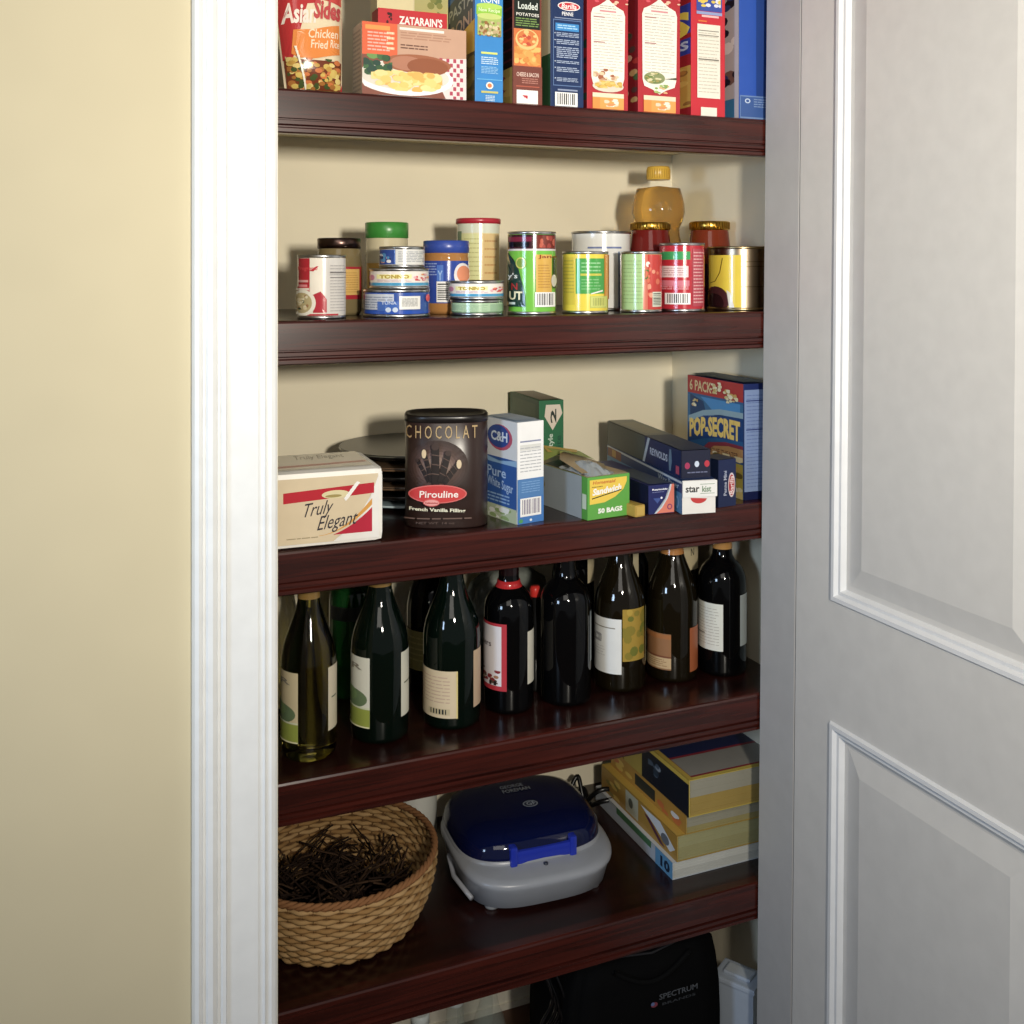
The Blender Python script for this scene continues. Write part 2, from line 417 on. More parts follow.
# pouch
def pouch():
    Y = .03; X0 = fx(288, Y); X1 = fx(345.5, Y); w = X1-X0; h = .22
    m = MB(); ns, nt = 18, 12; D = .022
    def S(u, v, e):
        bulge = D*(1-(2*u-1)**4)*(1-(2*v-1)**6); ux = u*w + (1-v)*0 - v*(1-u)*.028*1.0
        wr = .0006*math.sin(v*13+u*5)*math.sin(u*9)
        return (ux, -bulge-wr-e+.022, v*h)
    S.cyl = 1; S.ny = 10; m.step = .0004
    def grid(sgn, mat):
        vs = []; fs = []
        for j in range(nt+1):
            for i in range(ns+1):
                p = S(i/ns, j/nt, 0); y = p[1] if sgn < 0 else .044-p[1]
                vs.append((p[0], y, p[2]))
        for j in range(nt):
            for i in range(ns): a = j*(ns+1)+i; fs.append((a, a+1, a+ns+2, a+ns+1))
        m.add(vs, fs, mat, True)
    grid(-1, M('#ead9b4', 'gloss')); grid(1, M('#b8202c', 'gloss'))
    g = lambda c: M(c, 'gloss')
    H = (zy(288, 0, Y)-Z1)/h   # v at picture top
    m.poly(S, [(.02, .35*H), (.15, .35*H), (.45, 1.0*H), (.62, 1.0*H), (.55, 1.25*H), (.02, 1.25*H)], g('#c22a2e'))
    m.poly(S, [(.55, 1.05*H), (.98, 1.0*H), (.98, 1.3*H), (.5, 1.3*H)], g('#d44038'))
    m.text(S, 'Asian', .05, .74*H, .56, .96*H, g('#f6e8dc'), shear=.25, bold=.03, slope=.03*H); m.text(S, 'Sides', .52, .82*H, .96, 1.04*H, g('#c8484a'), shear=.2, bold=.04)
    m.poly(S, [(.14, .42*H), (.2, .68*H), (.5, .70*H), (.93, .78*H), (.93, .45*H), (.5, .38*H), (.25, .38*H)], g('#ee8a2c'))
    m.text(S, 'Chicken', .42, .60*H, .9, .70*H, g('#f8e0c0'), shear=.2, slope=.02*H); m.text(S, 'Fried', .44, .49*H, .72, .585*H, g('#f8e0c0'), shear=.2); m.text(S, 'Rice', .75, .51*H, .91, .60*H, g('#f8e0c0'), shear=.2)
    m.rect(S, .03, .02, .96, .36*H, g('#7a3a20')); m.blobs(S, .05, .02, .95, .38*H, 90, [g(c) for c in ('#d8b850', '#e6cc74', '#c89a38', '#b07028', '#4a5a2c', '#d87838')], .055, .03*H, 6, False)
    for z in range(9): m.poly(S, [(.18+z*.014, (.5-z*.05)*H), (.22+z*.014, (.5-z*.05)*H), (.225+z*.014, (.44-z*.05)*H), (.205+z*.014, (.44-z*.05)*H)], g('#f8f2e0'))
    o = m.build('rice_pouch', None, (X0, Y, Z1+.0005)); tag(o, 'red and cream rice pouch with an orange banner leaning at the left end', 'pouch')
pouch()
def face_left_art(m, L, base, cols, seed):
    m.rect(L, .02, .01, .98, .99, base); m.blobs(L, .3, .03, .98, .7, 26, cols, .14, .035, seed, False)
YB = .014
def d_roni(m, F_, L, T):
    m.rect(L, 0, .3, 1, 1, '#2a5e96'); m.poly(L, [(0.1, .42), (.66, .5), (.66, .75), (.1, .6)], '#3a4450'); m.text(L, 'PASTA', .45, .46, .98, .52, '#b8b8a8', slope=.04); m.text(L, 'RONI', .5, .385, .96, .44, '#c8a888', slope=.04)
    m.poly(L, [(0, .30), (1, .4), (1, .2), (0, .05)], '#d8b030'); m.rect(L, 0, 0, 1, .22, '#5c5030'); m.blobs(L, 0, .0, 1, .2, 18, ['#8a7838', '#3e4a28', '#786030'], .15, .03, 4, False)
    m.rect(F_, .1, .47, .93, .62, '#bcd06a'); m.rect(F_, .05, .60, .95, .66, '#a0cc28'); m.ell(F_, .5, .66, .45, .02, '#b6d84a'); m.ell(F_, .5, .6, .42, .02, '#d0d87a')
    m.text(F_, 'New Recipe', .12, .62, .88, .645, '#e4f0c0'); m.text(F_, 'RONI', .2, .68, .85, .71, '#e8f0f4')
    m.blobs(F_, .12, .445, .9, .53, 46, ['#c0a878', '#8a6a3a', '#7a8a3c', '#d8c898', '#a06830'], .05, .011, 4, False)
    m.rect(F_, .2, .34, .78, .352, '#d8e060'); m.lines(F_, .2, .28, .8, .33, 4, '#c8e4f4', 6); m.lines(F_, .2, .2, .8, .26, 5, '#90c8ec', 8)
    m.rect(F_, .05, .175, .95, .18, '#60b8e8'); m.ell(F_, .5, .14, .13, .025, '#f4ece0'); m.ell(F_, .5, .14, .08, .016, '#e87838'); m.rect(F_, .2, .09, .8, .098, '#c8c060'); m.lines(F_, .35, .02, .68, .07, 4, '#d0e4f0', 4)
box1('food_box', 'bright blue narrow pasta box with a green band near the top', 473, 503, 0, YB, .14, Z1, base='#1f86d0', draw=d_roni, group=G1) if False else None
def tall(label, xa, xb, d, base, draw, Y=YB, hh=HB, faces=None):
    X0 = fx(xa, Y); X1 = fx(xb, Y)
    k = (zy(xa, 0, Y)-Z1)/hh      # v of picture top edge
    def dd(m, F_, L, T): draw(m, (lambda u, v, e: F_(u, v*k, e)), (lambda u, v, e: L(u, v*k, e)), T)
    return carton('food_box', label, 'box', X0, Y, X1-X0, d, hh, Z1, base=base, draw=dd, group=G1, faces=faces)
def d_roni2(m, F_, L, T):
    m.rect(L, 0, .3, 1, 1.3, '#2a66a8'); m.poly(L, [(.0, .62), (.95, .78), (.95, 1.25), (.0, 1.05)], '#3a4450')
    m.text(L, 'PASTA', .25, .92, .95, 1.04, '#b8b8a8', slope=.08); m.text(L, 'RONI', .3, .72, .92, .86, '#c8a888', slope=.08)
    m.poly(L, [(0, .62), (1, .82), (1, .5), (0, .35)], '#e0b430'); m.rect(L, 0, 0, 1, .5, '#5c5030'); m.blobs(L, 0, .0, 1, .5, 26, ['#8a7838', '#3e4a28', '#786030'], .15, .05, 4, False)
    m.rect(F_, .08, .66, .93, .92, '#a8bc5a'); m.rect(F_, .04, .86, .95, .95, '#8cc81e'); m.ell(F_, .5, .95, .46, .03, '#b0d848'); m.ell(F_, .5, .85, .44, .03, '#c4d470')
    m.text(F_, 'New Recipe', .12, .88, .88, .93, '#e4f0c0'); m.text(F_, 'RONI', .2, .98, .85, 1.04, '#e8f0f4')
    m.blobs(F_, .12, .65, .9, .8, 60, ['#c0a878', '#8a6a3a', '#7a8a3c', '#d8c898', '#a06830'], .06, .02, 4, False)
    m.rect(F_, .2, .475, .78, .495, '#d8e060'); m.lines(F_, .2, .37, .8, .45, 4, '#c8e4f4', 6); m.lines(F_, .2, .28, .8, .355, 5, '#90c8ec', 8)
    m.rect(F_, .05, .22, .95, .228, '#60b8e8'); m.ell(F_, .5, .165, .13, .035, '#f4ece0'); m.ell(F_, .5, .165, .08, .022, '#e87838'); m.rect(F_, .2, .09, .8, .11, '#c8c060'); m.lines(F_, .35, .01, .68, .07, 4, '#d0e4f0', 4)
tall('bright blue narrow pasta box with a lime green band near the top', 475, 503, .155, '#1f86d0', d_roni2)
def d_pot(m, F_, L, T):
    m.rect(L, 0, 0, 1, 1.4, '#1a0c0c'); m.rect(L, 0, 0, 1, .36, '#b09038'); m.blobs(L, .2, .02, .95, .3, 14, ['#8a2c28', '#c8a048', '#7a5a20'], .2, .05, 5, False)
    for i in range(6): m.rect(L, .4, .42+i*.1, 1, .44+i*.1, '#5a1420')
    m.rect(F_, .05, .72, .93, 1.2, '#15201a'); m.text(F_, 'Loaded', .18, .92, .85, .99, '#dfe6dc'); m.text(F_, 'POTATOES', .12, .855, .9, .885, '#e8e4d8'); m.lines(F_, .1, .75, .9, .84, 4, '#7a9a4a', 5)
    m.rect(F_, .03, .37, .97, .73, '#d8702c'); m.blobs(F_, .05, .38, .95, .56, 40, ['#e8a040', '#f0b858', '#d88a2c', '#e89838'], .12, .035, 6, False)
    m.ell(F_, .48, .63, .40, .1, '#e8c070'); m.ell(F_, .48, .64, .34, .08, '#d87830'); m.blobs(F_, .16, .57, .8, .72, 22, ['#e86830', '#f0a050', '#c84828', '#f2c070'], .08, .02, 7)
    m.rect(F_, .0, 0, 1, .37, '#7a3c30'); m.text(F_, 'CHEESE & BACON', .12, .27, .88, .31, '#e8c8b8'); m.lines(F_, .3, .2, .85, .26, 3, '#b87868', 4); m.rect(F_, .1, .17, .9, .18, '#b85840')
    m.rect(F_, .12, .01, .85, .14, '#f2efe8'); m.blobs(F_, .25, .05, .5, .09, 5, ['#c83040'], .05, .01, 2)
tall('narrow box with a black top panel and loaded potatoes over a brown base', 512.5, 541.5, .145, '#7a3c30', d_pot)
def d_bar(m, F_, L, T):
    m.rect(L, 0, .45, 1, 1.4, '#d8c89a'); m.rect(L, 0, 0, 1, .45, '#2e5a34'); m.blobs(L, .3, .36, 1, .5, 8, ['#3e6e3e', '#2e5a34'], .2, .04, 2, False)
    m.ell(F_, .55, .955, .34, .042, '#f4ece8'); m.ell(F_, .55, .955, .31, .034, '#cc2030'); m.text(F_, 'Barilla', .32, .93, .78, .98, '#f8f0ec', shear=.2)
    m.text(F_, 'PENNE', .34, .865, .68, .90, '#f0f0f4'); m.rect(F_, .12, .835, .93, .843, '#8a98b8')
    m.rect(F_, .07, .20, .93, .825, '#5a78a8'); m.rect(F_, .09, .208, .91, .817, '#16305e'); m.rect(F_, .14, .72, .85, .79, '#2a8ad0'); m.lines(F_, .2, .735, .8, .78, 2, '#a8d8f4', 2)
    for a, b, n in ((.66, .705, 3), (.59, .64, 3), (.46, .57, 6), (.41, .44, 2), (.33, .38, 3), (.24, .28, 3)): m.lines(F_, .17, a, .85, b, n, '#a8b8d4', int(a*100)); m.ell(F_, .125, b-.01, .015, .006, '#d0dcf0', n=8)
    m.rect(F_, .2, .155, .8, .17, '#8a98b8'); m.bars(F_, .12, .01, .8, .14, 9)
tall('navy blue pasta box with a red oval emblem and a barcode', 550.5, 583.5, .15, '#16305e', d_bar)
def d_red(var):
    def d(m, F_, L, T):
        m.rect(L, 0, 0, 1, 1.4, '#8a1420'); 
        if var: m.blobs(L, .0, .1, 1, .8, 40, ['#2e4a2c', '#4a6a3c', '#d8a888', '#b83028', '#5a3c38', '#c8a060'], .12, .04, 3, False)
        else: m.blobs(L, .0, .0, 1, .9, 30, ['#1e3a2c', '#3a2420', '#701820', '#284030'], .15, .06, 3, False)
        m.blobs(F_, .0, .98, 1, 1.1, 14, ['#e05060', '#f0c0a0'], .05, .012, 3, False)
        c = '#efe9dc'
        m.poly(F_, [(.13, .93), (.28, .96), (.42, 1.0), (.5, 1.03), (.58, 1.0), (.72, .96), (.88, .93), (.92, .88), (.90, .30), (.86, .24), (.66, .21), (.5, .17), (.34, .21), (.14, .24), (.10, .30), (.09, .88)], c)
        m.lines(F_, .3, .93, .7, .97, 2, '#b8b0a0', 2); m.rect(F_, .3, .905, .7, .92, '#d88a90')
        m.lines(F_, .15, .36, .86, .90, 20, '#bab4a4', 7+var, .22)
        for v in (.85, .62): m.rect(F_, .15, v, .42, v+.008, '#a85a5c')
        if var: m.ell(F_, .38, .315, .25, .055, '#8a9460'); m.blobs(F_, .16, .27, .6, .36, 26, ['#c8b878', '#6e8440', '#d8d0a0', '#a89850'], .06, .014, 4); m.blobs(F_, .3, .18, .8, .26, 12, ['#a8c068', '#e0b078', '#88a850'], .05, .012, 3); m.poly(F_, [(.6, .31), (.9, .33), (.9, .31)], '#3e4a2c')
        else: m.blobs(F_, .14, .27, .88, .38, 24, ['#d8b098', '#e0c8a0', '#a8603c', '#c89878'], .06, .02, 4); m.ell(F_, .5, .22, .38, .055, '#d8d0bc'); m.blobs(F_, .18, .2, .84, .27, 30, ['#e0b448', '#c8a038', '#e8c868'], .08, .015, 5)
        m.rect(F_, .12, .01, .88, .155, '#f0a040'); m.rect(F_, .12, .115, .88, .155, '#f0d8b8'); m.rect(F_, .12, .01, .3, .115, '#f09030'); m.blobs(F_, .4, .03, .75, .11, 14, ['#f4e4d0', '#f0d0b0', '#e89050'], .07, .014, 6)
    return d
tall('crimson box with a cream scroll panel and a yellow dish, left of its twin', 587, 628, .135, '#b8202e', d_red(0))
tall('crimson box with a cream scroll panel and a green vegetable dish', 638, 680, .135, '#b8202e', d_red(1))
def d_corn(m, F_, L, T):
    m.rect(L, 0, 0, 1, 1.4, '#a01420'); m.rect(L, .2, .72, 1, .98, '#2c3ca0'); m.text(L, 'S', .5, .7, .98, .92, '#e8d030', bold=.06); m.rect(L, .2, .54, 1, .68, '#2c3c9c'); m.text(L, 'rs', .55, .58, .95, .66, '#b8c8e8')
    m.rect(L, .2, .08, 1, .44, '#c89a34'); m.blobs(L, .2, .1, 1, .43, 20, ['#b87c28', '#d8b048', '#9a6a28'], .14, .03, 3, False)
    m.rect(F_, .15, .915, .9, 1.15, '#3850a8'); m.blobs(F_, .2, .95, .86, 1.05, 16, ['#e8c838', '#e8a0b0', '#e0e0e8'], .09, .02, 4, False); m.rect(F_, .15, .885, .9, .91, '#90a0d0'); m.rect(F_, .3, .862, .8, .88, '#f0b8b8'); m.rect(F_, .2, .82, .45, .832, '#e87828')
    m.rect(F_, .17, .16, .84, .80, '#eae4d4')
    for v in (.74, .70, .49): m.rect(F_, .2, v, .8, v+.008, '#8a8478')
    m.lines(F_, .2, .2, .8, .74, 18, '#c8c0ae', 9, .25); m.rect(F_, .2, .49, .8, .5, '#6a645a'); m.rect(F_, .27, 0.0, .74, .08, '#e8e2d4')
tall('bright red box with a white nutrition panel, beside the blue box', 691, 725, .135, '#cf1c30', d_corn)
def d_blue(m, F_, L, T):
    m.rect(L, 0, 0, 1, 1.4, '#b8b4b4'); m.blobs(L, .0, .05, 1, 1.2, 34, ['#1c1c2c', '#2a3a70', '#e0dcd8', '#7a5a50', '#3a1c2c'], .16, .06, 6, False); m.rect(L, 0, 0, 1, .18, '#2a78a8'); m.rect(L, .9, 0, 1, 1.4, '#c8c4cc')
    m.rect(F_, .5, 0, 1, 1.4, '#1c4088'); m.rect(F_, .02, 0, 1, .2, '#6a88b8'); m.rect(F_, .04, .02, .98, .19, '#35599a'); m.ell(F_, .24, .155, .08, .02, '#c0d0e8'); m.ell(F_, .24, .155, .05, .012, '#35599a'); m.lines(F_, .42, .1, .95, .18, 4, '#7a94c0', 4)
tall('royal blue box with a recycling mark, last at the right end', 739, 773, .12, '#1f52b4', d_blue)

# ------------------------------------------------------------------ cylinders
def place_cyl(xa, xb, Yc=None, gy=None, z=None):
    """centre, radius, rotation so that local -Y faces the camera"""
    xm = (xa+xb)/2; a = math.atan((xa-512)/F); b = math.atan((xb-512)/F); al = (b-a)/2; mid = (a+b)/2
    xm = 512+F*math.tan(mid); r = ray(xm); L = math.hypot(*r)
    if Yc is not None: dc = (Yc+PZ)/r[1]*L
    else: dc = ((ZC-z)*F/(gy-HY))*L/(1-math.sin(al))
    R = dc*math.sin(al); c = Vector((r[0]/L*dc, -PZ+r[1]/L*dc, 0))
    rot = math.atan2(c.y+PZ, c.x)-PI/2
    tf = (dc-R)/L
    zof = lambda y: ZC+(HY-y)/F*tf
    return c, R, rot, zof
def can(name, label, cat, xa, xb, Yc, ytop, base, draw, ybot=None, zb=None, group=None, rim='#c8c8c8', lid=None, kind='gloss', ribs=False, lidname='lid'):
    c, R, rot, zof = place_cyl(xa, xb, Yc)
    zb = Z2 if zb is None else zb
    h = zof(ytop)-zb
    o = empty(name, (c.x, c.y, zb+.0004), rot, label, cat, group)
    m = MB(); met = M(rim, 'metal')
    m.lathe([(0, .001), (R*.93, .001), (R*.94, 0), (R, 0), (R, .003), (R*.975, .0045)], met); 
    m.lathe([(R*.975, h-.0045), (R, h-.003), (R, h), (R*.96, h), (R*.95, h-.003), (0, h-.003)], met)
    if ribs:
        n = 60; pr = [(R*.975+(.0008*math.sin(i/n*PI*14) if .2 < (i/n) % 1 < .85 else 0), .0045+(h-.009)*i/n) for i in range(n+1)]
    else: pr = [(R*.975, .0045), (R*.975, h-.0045)]
    m.lathe(pr, M(base, kind)); m.build('can_body', o)
    if draw:
        m = MB(); m.e = .0002; S = SC(R*.975, .005, h-.005); draw(m, S); m.build('label_wrap', o)
    if lid:
        col, y1 = lid; hh = h-(zof(y1)-zb)
        m = MB(); m.lathe([(R*1.0, h-hh), (R*1.035, h-hh), (R*1.035, h+.0008), (R*1.0, h+.0025), (R*.9, h+.0025), (R*.88, h+.0012), (0, h+.0012)], M(col, 'plastic')); m.build(lidname, o)
    return o, zb+h+.0006
g = lambda c: M(c, 'gloss')
def d_soup(m, S):
    m.rect(S, 0, .5, .26, 1, g('#b81e2e')); m.rect(S, .26, 0, .56, 1, g('#eee6d8')); m.rect(S, .56, 0, 1.02, 1, g('#d4d0cc')); m.rect(S, -.3, 0, .26, .5, g('#c83038'))
    m.text(S, 'Progresso', .02, .77, .42, .86, g('#e04048'), shear=.2); m.poly(S, [(.26, .78), (.4, .86), (.44, .86), (.34, .77)], g('#c83040'))
    m.rect(S, .05, .5, .22, .54, g('#e88890')); m.rect(S, .05, .58, .24, .62, g('#e0a0a0')); m.rect(S, .0, .44, .26, .48, g('#e8d8cc'))
    m.poly(S, [(.3, .35), (.48, .42), (.55, .35), (.6, .28), (.6, .05), (.34, .05)], g('#b82638')); m.rect(S, .25, .0, .82, .03, g('#b82638'))
    m.ell(S, .14, .22, .25, .23, g('#e8e4d4'), n=24); m.ell(S, .12, .22, .2, .18, g('#b8a878'), n=20); m.blobs(S, .0, .1, .28, .36, 22, [g(c) for c in ('#c8b888', '#3a4a34', '#d8c8a0', '#a07850', '#e0d8b8')], .03, .03, 3)
    m.lines(S, .66, .06, .95, .9, 16, g('#a8a4a4'), 5, .25); m.rect(S, .66, .74, .96, .755, g('#5a5654')); m.rect(S, .66, .66, .95, .67, g('#6a6664'))
can('soup_can', 'red and cream soup can, first at the left end', 'can', 297, 346, .055, 255, '#e4dccc', d_soup)
# jar helper
def jar(name, label, xa, xb, Yc, ylid0, ylid1, lidcol, glasscol, neckx=None, cat='jar', draws=None, content=None, body=None, ylab=None, lidk='plastic', lidname='lid', ridged=False, bodykind=None, labtop=.72):
    c, R, rot, zof = place_cyl(xa, xb, Yc); h1 = zof(ylid0)-Z2; h0 = zof(ylid1)-Z2
    o = empty(name, (c.x, c.y, Z2+.0004), rot, label, cat)
    rn = R*(neckx or .9)
    pr = [(0, 0), (R*.9, 0), (R, .006), (R, h0*labtop), (R*.97, h0*(labtop+.07)), (rn*1.0, h0*.97), (rn*.96, h0)]
    m = MB(); m.lathe(pr, bodykind or M(glasscol, 'bottle')); m.build('jar_body', o)
    m = MB(); m.lathe([(rn*.98, h0-.001), (rn*1.03, h0), (rn*1.03, h1-.001), (rn*.99, h1), (0, h1)], M(lidcol, lidk))
    if ridged:
        for i in range(36):
            a = 2*PI*i/36; m.tube([(rn*1.035*math.cos(a), rn*1.035*math.sin(a), h0+.001), (rn*1.035*math.cos(a), rn*1.035*math.sin(a), h1-.002)], .0009, M(lidcol, lidk), seg=5)
    m.build(lidname, o)
    if draws:
        rf = lambda z: R
        m = MB(); m.e = .0002; draws(m, SC(R, .0, h0*labtop)); m.build('label_wrap', o)
    return o
def d_j1(m, S):
    m.rect(S, .0, .33, 1, 1, g('#a8202c')); m.rect(S, .6, .42, .93, .95, g('#d8ac54')); m.lines(S, .64, .46, .9, .9, 9, g('#b88838'), 4, .3)
jar('sauce_jar', 'brown jar with a dark lid and red label, behind the soup can', 316, 362, .155, 238, 248, '#5a4640', '#7a6a44', .92, draws=d_j1, lidk='metal')
def d_j2(m, S): 
    m.rect(S, .03, .0, .97, .95, g('#c8b890')); m.rect(S, .05, .25, .5, .92, g('#d0a040')); m.rect(S, .05, .05, .4, .25, g('#b8a880'))
jar('spice_jar', 'tall tan jar with a wide green lid behind the tuna cans', 365, 408.5, .19, 222, 237.5, '#2f8a2a', '#c8bc98', .97, draws=d_j2)
def d_t1(m, S):
    m.rect(S, -.2, 0, 1.2, 1, g('#2a52a8')); m.rect(S, .0, .2, .46, .95, g('#c4ccdc')); m.lines(S, .03, .25, .44, .85, 5, g('#8894b0'), 4); m.rect(S, .22, .15, .54, .6, g('#3a68c0')); m.rect(S, .0, 0, 1, .14, g('#1c50b8'))
    m.ell(S, .38, .2, .04, .12, g('#c8d8f0')); m.ell(S, .48, .2, .04, .12, g('#c8d8f0')); m.text(S, 'TUNA', .28, .45, .5, .6, g('#c8d8f0'))
    m.rect(S, .54, .22, .84, .85, g('#eceae4')); m.lines(S, .57, .35, .8, .75, 7, g('#8a8a88'), 4, .5); m.ell(S, .95, .75, .03, .18, g('#e85a60'))
_, zt = can('tuna_can', 'blue tuna can with a white barcode panel, at the bottom of the left stack', 'can', 363, 430, .075, 290, '#2a52a8', d_t1, group='tuna cans')
def d_t2(seed):
    def d(m, S):
        m.rect(S, -.2, 0, 1.2, 1, g('#ece4dc')); m.rect(S, -.2, 0, 1.2, .22, g('#3a9ac8')); m.rect(S, .13, .5, .7, .8, g('#f2eca0')); m.text(S, 'TONNO', .18, .5, .66, .78, g('#b89a18'), bold=.05)
        m.ell(S, .05, .58, .05, .2, g('#d88aa8')); m.blobs(S, .72, .35, .98, .85, 14, [g(c) for c in ('#d84a50', '#e8a060', '#e8b0b8', '#c86a70')], .025, .1, seed); m.lines(S, .15, .28, .7, .45, 2, g('#c8a8b8'), seed)
    return d
_, zt = can('tuna_can', 'white and turquoise tuna can, middle of the left stack of three', 'can', 369, 429.5, .075, 268.5, '#e8e4dc', d_t2(3), zb=zt, group='tuna cans')
def d_t3(m, S):
    m.rect(S, 0, 0, 1, 1, g('#dcdcd8')); m.rect(S, -.2, 0, .36, 1, g('#284a9c')); m.blobs(S, .02, .1, .3, .9, 12, [g(c) for c in ('#e89a80', '#e8e8f0', '#4a90c8', '#1c2c6a')], .05, .16, 4); m.lines(S, .42, .15, .97, .9, 7, g('#a0a4ac'), 6)
can('tuna_can', 'small white and navy can, on top of the left stack of three', 'can', 379, 425, .072, 246.5, '#dcdcd8', d_t3, zb=zt)
def d_pb(m, S):
    m.rect(S, -.2, .2, 1.2, .98, g('#2c4aa8')); m.lines(S, .05, .7, .3, .95, 5, g('#8aa0d8'), 3); m.rect(S, .3, .55, .44, .9, g('#4a78d0')); m.text(S, 'Y', .32, .62, .42, .8, g('#9ac0f0'))
    m.ell(S, .84, .72, .18, .22, g('#e8e4e8')); m.ell(S, .86, .74, .14, .15, g('#e89068')); m.bars(S, .3, .22, .56, .6, 8, vert=False)
jar('peanut_butter_jar', 'peanut butter jar with a blue lid and blue label', 423.5, 469, .135, 240.5, 252.5, '#2c4aa8', '#b07838', .985, draws=d_pb, labtop=.88)
def d_cr2(m, S):
    m.rect(S, -.2, .88, 1.2, 1, g('#d8dcc8')); m.rect(S, 0, .6, .12, .9, g('#5a7a5a')); m.rect(S, .12, 0, .62, .87, g('#d8d898')); m.rect(S, .56, 0, .97, .87, g('#dcbc7c')); m.lines(S, .18, .1, .55, .84, 14, g('#b8b878'), 3, .2); m.lines(S, .64, .1, .92, .84, 8, g('#c8985c'), 8, .2)
can('drink_mix_can', 'tall cream can with a red plastic lid at the back', 'can', 456.5, 500, .2, 219.5, '#e0d8a8', d_cr2, lid=('#b81830', 223.5))
def d_t4(m, S):
    m.rect(S, -.2, 0, 1.2, 1, g('#a8c8a0')); m.lines(S, .05, .2, .7, .85, 5, g('#88a888'), 3, .35); m.rect(S, .75, .1, 1, .9, g('#90b490')); m.rect(S, 0, 0, 1, .08, g('#507858'))
_, zt = can('tuna_can', 'pale green flat can under the turquoise can, middle of the shelf', 'can', 450, 503.5, .07, 300.5, '#a8c8a0', d_t4)
can('tuna_can', 'white and turquoise tuna can resting on a pale green can', 'can', 448.5, 504, .07, 281, '#e8e4dc', d_t2(9), zb=zt)
def d_nut(m, S):
    m.rect(S, -.2, 0, 1.2, .79, g('#6cc02c')); m.rect(S, -.2, .815, 1.2, 1.0, g('#3c1420')); m.rect(S, -.2, .79, 1.2, .815, g('#d8d0d0')); m.rect(S, .6, .82, .98, .99, g('#7a2c20')); m.blobs(S, .62, .83, .96, .98, 9, [g('#c86048'), g('#a83c30')], .04, .05, 3); m.rect(S, .02, .91, .5, .97, g('#7a1838')); m.rect(S, .05, .84, .45, .9, g('#100a10'))
    m.poly(S, [(-.05, .76), (.03, .76), (.14, .68), (.24, .55), (.32, .35), (.37, .2), (.38, .06), (-.05, .06)], g('#183a34'))
    m.text(S, "y's", .02, .41, .22, .5, g('#dfe6e0')); m.text(S, 'N', .1, .28, .22, .37, g('#b02028')); m.text(S, 'UT', .06, .15, .32, .26, g('#e8e4c0'), bold=.03); m.rect(S, .06, .09, .18, .12, g('#c8d8d8'))
    m.ell(S, .29, .63, .1, .075, g('#c8c850')); m.ell(S, .29, .63, .08, .058, g('#7a9a30')); m.rect(S, .58, .25, .88, .74, g('#d8a838')); m.text(S, 'Jane', .62, .68, .98, .735, g('#8a2c18')); m.lines(S, .62, .3, .84, .62, 9, g('#b88028'), 4, .3)
    m.bars(S, .56, .06, .94, .25, 10); m.rect(S, .9, .3, .97, .7, g('#2e3a1c')); m.ell(S, .91, .4, .05, .08, g('#c8c4b0'))
can('nut_canister', 'lime green canister with a dark green swoosh and maroon top band', 'canister', 507.5, 556, .065, 231.5, '#6cc02c', d_nut)
def d_sil(m, S):
    m.rect(S, -.2, .0, 1.2, .78, g('#d8d8d4')); m.rect(S, .28, .8, .84, .825, g('#6a78a8')); m.rect(S, .78, 0, .94, .76, g('#8090a8')); m.rect(S, .9, 0, 1.2, .76, g('#a02c34')); m.rect(S, .8, 0, .9, .45, g('#404a58'))
can('coffee_can', 'large silver and white can standing behind the yellow one', 'can', 571, 631, .17, 231, '#dcdcd8', d_sil)
def d_yel(m, S):
    m.rect(S, -.2, 0, 1.2, 1, g('#e8d018')); m.rect(S, .02, .1, .28, .95, g('#d8c020')); m.lines(S, .04, .3, .26, .92, 10, g('#b0a030'), 4, .3); m.rect(S, .3, .3, .9, .93, g('#3ca040')); m.lines(S, .42, .68, .82, .88, 3, g('#90d090'), 4, .35); m.rect(S, .4, .62, .84, .66, g('#c8c030')); m.lines(S, .42, .36, .82, .58, 4, g('#78c078'), 5, .35); m.rect(S, .9, .2, 1.0, 1, g('#d89030'))
    m.poly(S, [(.62, .29), (.86, .34), (.86, .37), (.62, .31)], g('#e8e8e0')); m.rect(S, .6, .05, .95, .26, g('#c0c858')); m.bars(S, .62, .07, .92, .24, 7, bg='#c8cc60', fg='#98a048')
can('vegetable_can', 'yellow can with a green panel, in front of the silver can', 'can', 562, 608.5, .06, 251.5, '#e8d018', d_yel)
def d_gr(m, S):
    m.rect(S, -.2, 0, .06, 1, g('#a83030')); m.rect(S, .04, 0, .6, 1, g('#a8cc88')); m.lines(S, .08, .1, .55, .92, 12, g('#88b070'), 5, .22); m.rect(S, .55, .0, .72, 1, g('#d87058')); m.rect(S, .66, 0, 1.2, 1, g('#cc3830')); m.rect(S, .58, .55, .7, .72, g('#4a7a38')); m.ell(S, .66, .82, .05, .05, g('#f0e8e0'))
    m.blobs(S, .6, .2, .96, .95, 18, [g(c) for c in ('#e07050', '#c83028', '#e89878')], .04, .05, 4); m.bars(S, .76, .05, .96, .32, 8, vert=False, bg='#d8dcc8')
can('vegetable_can', 'can with a pale green nutrition panel and red side', 'can', 620, 662, .06, 251.5, '#a8cc88', d_gr)
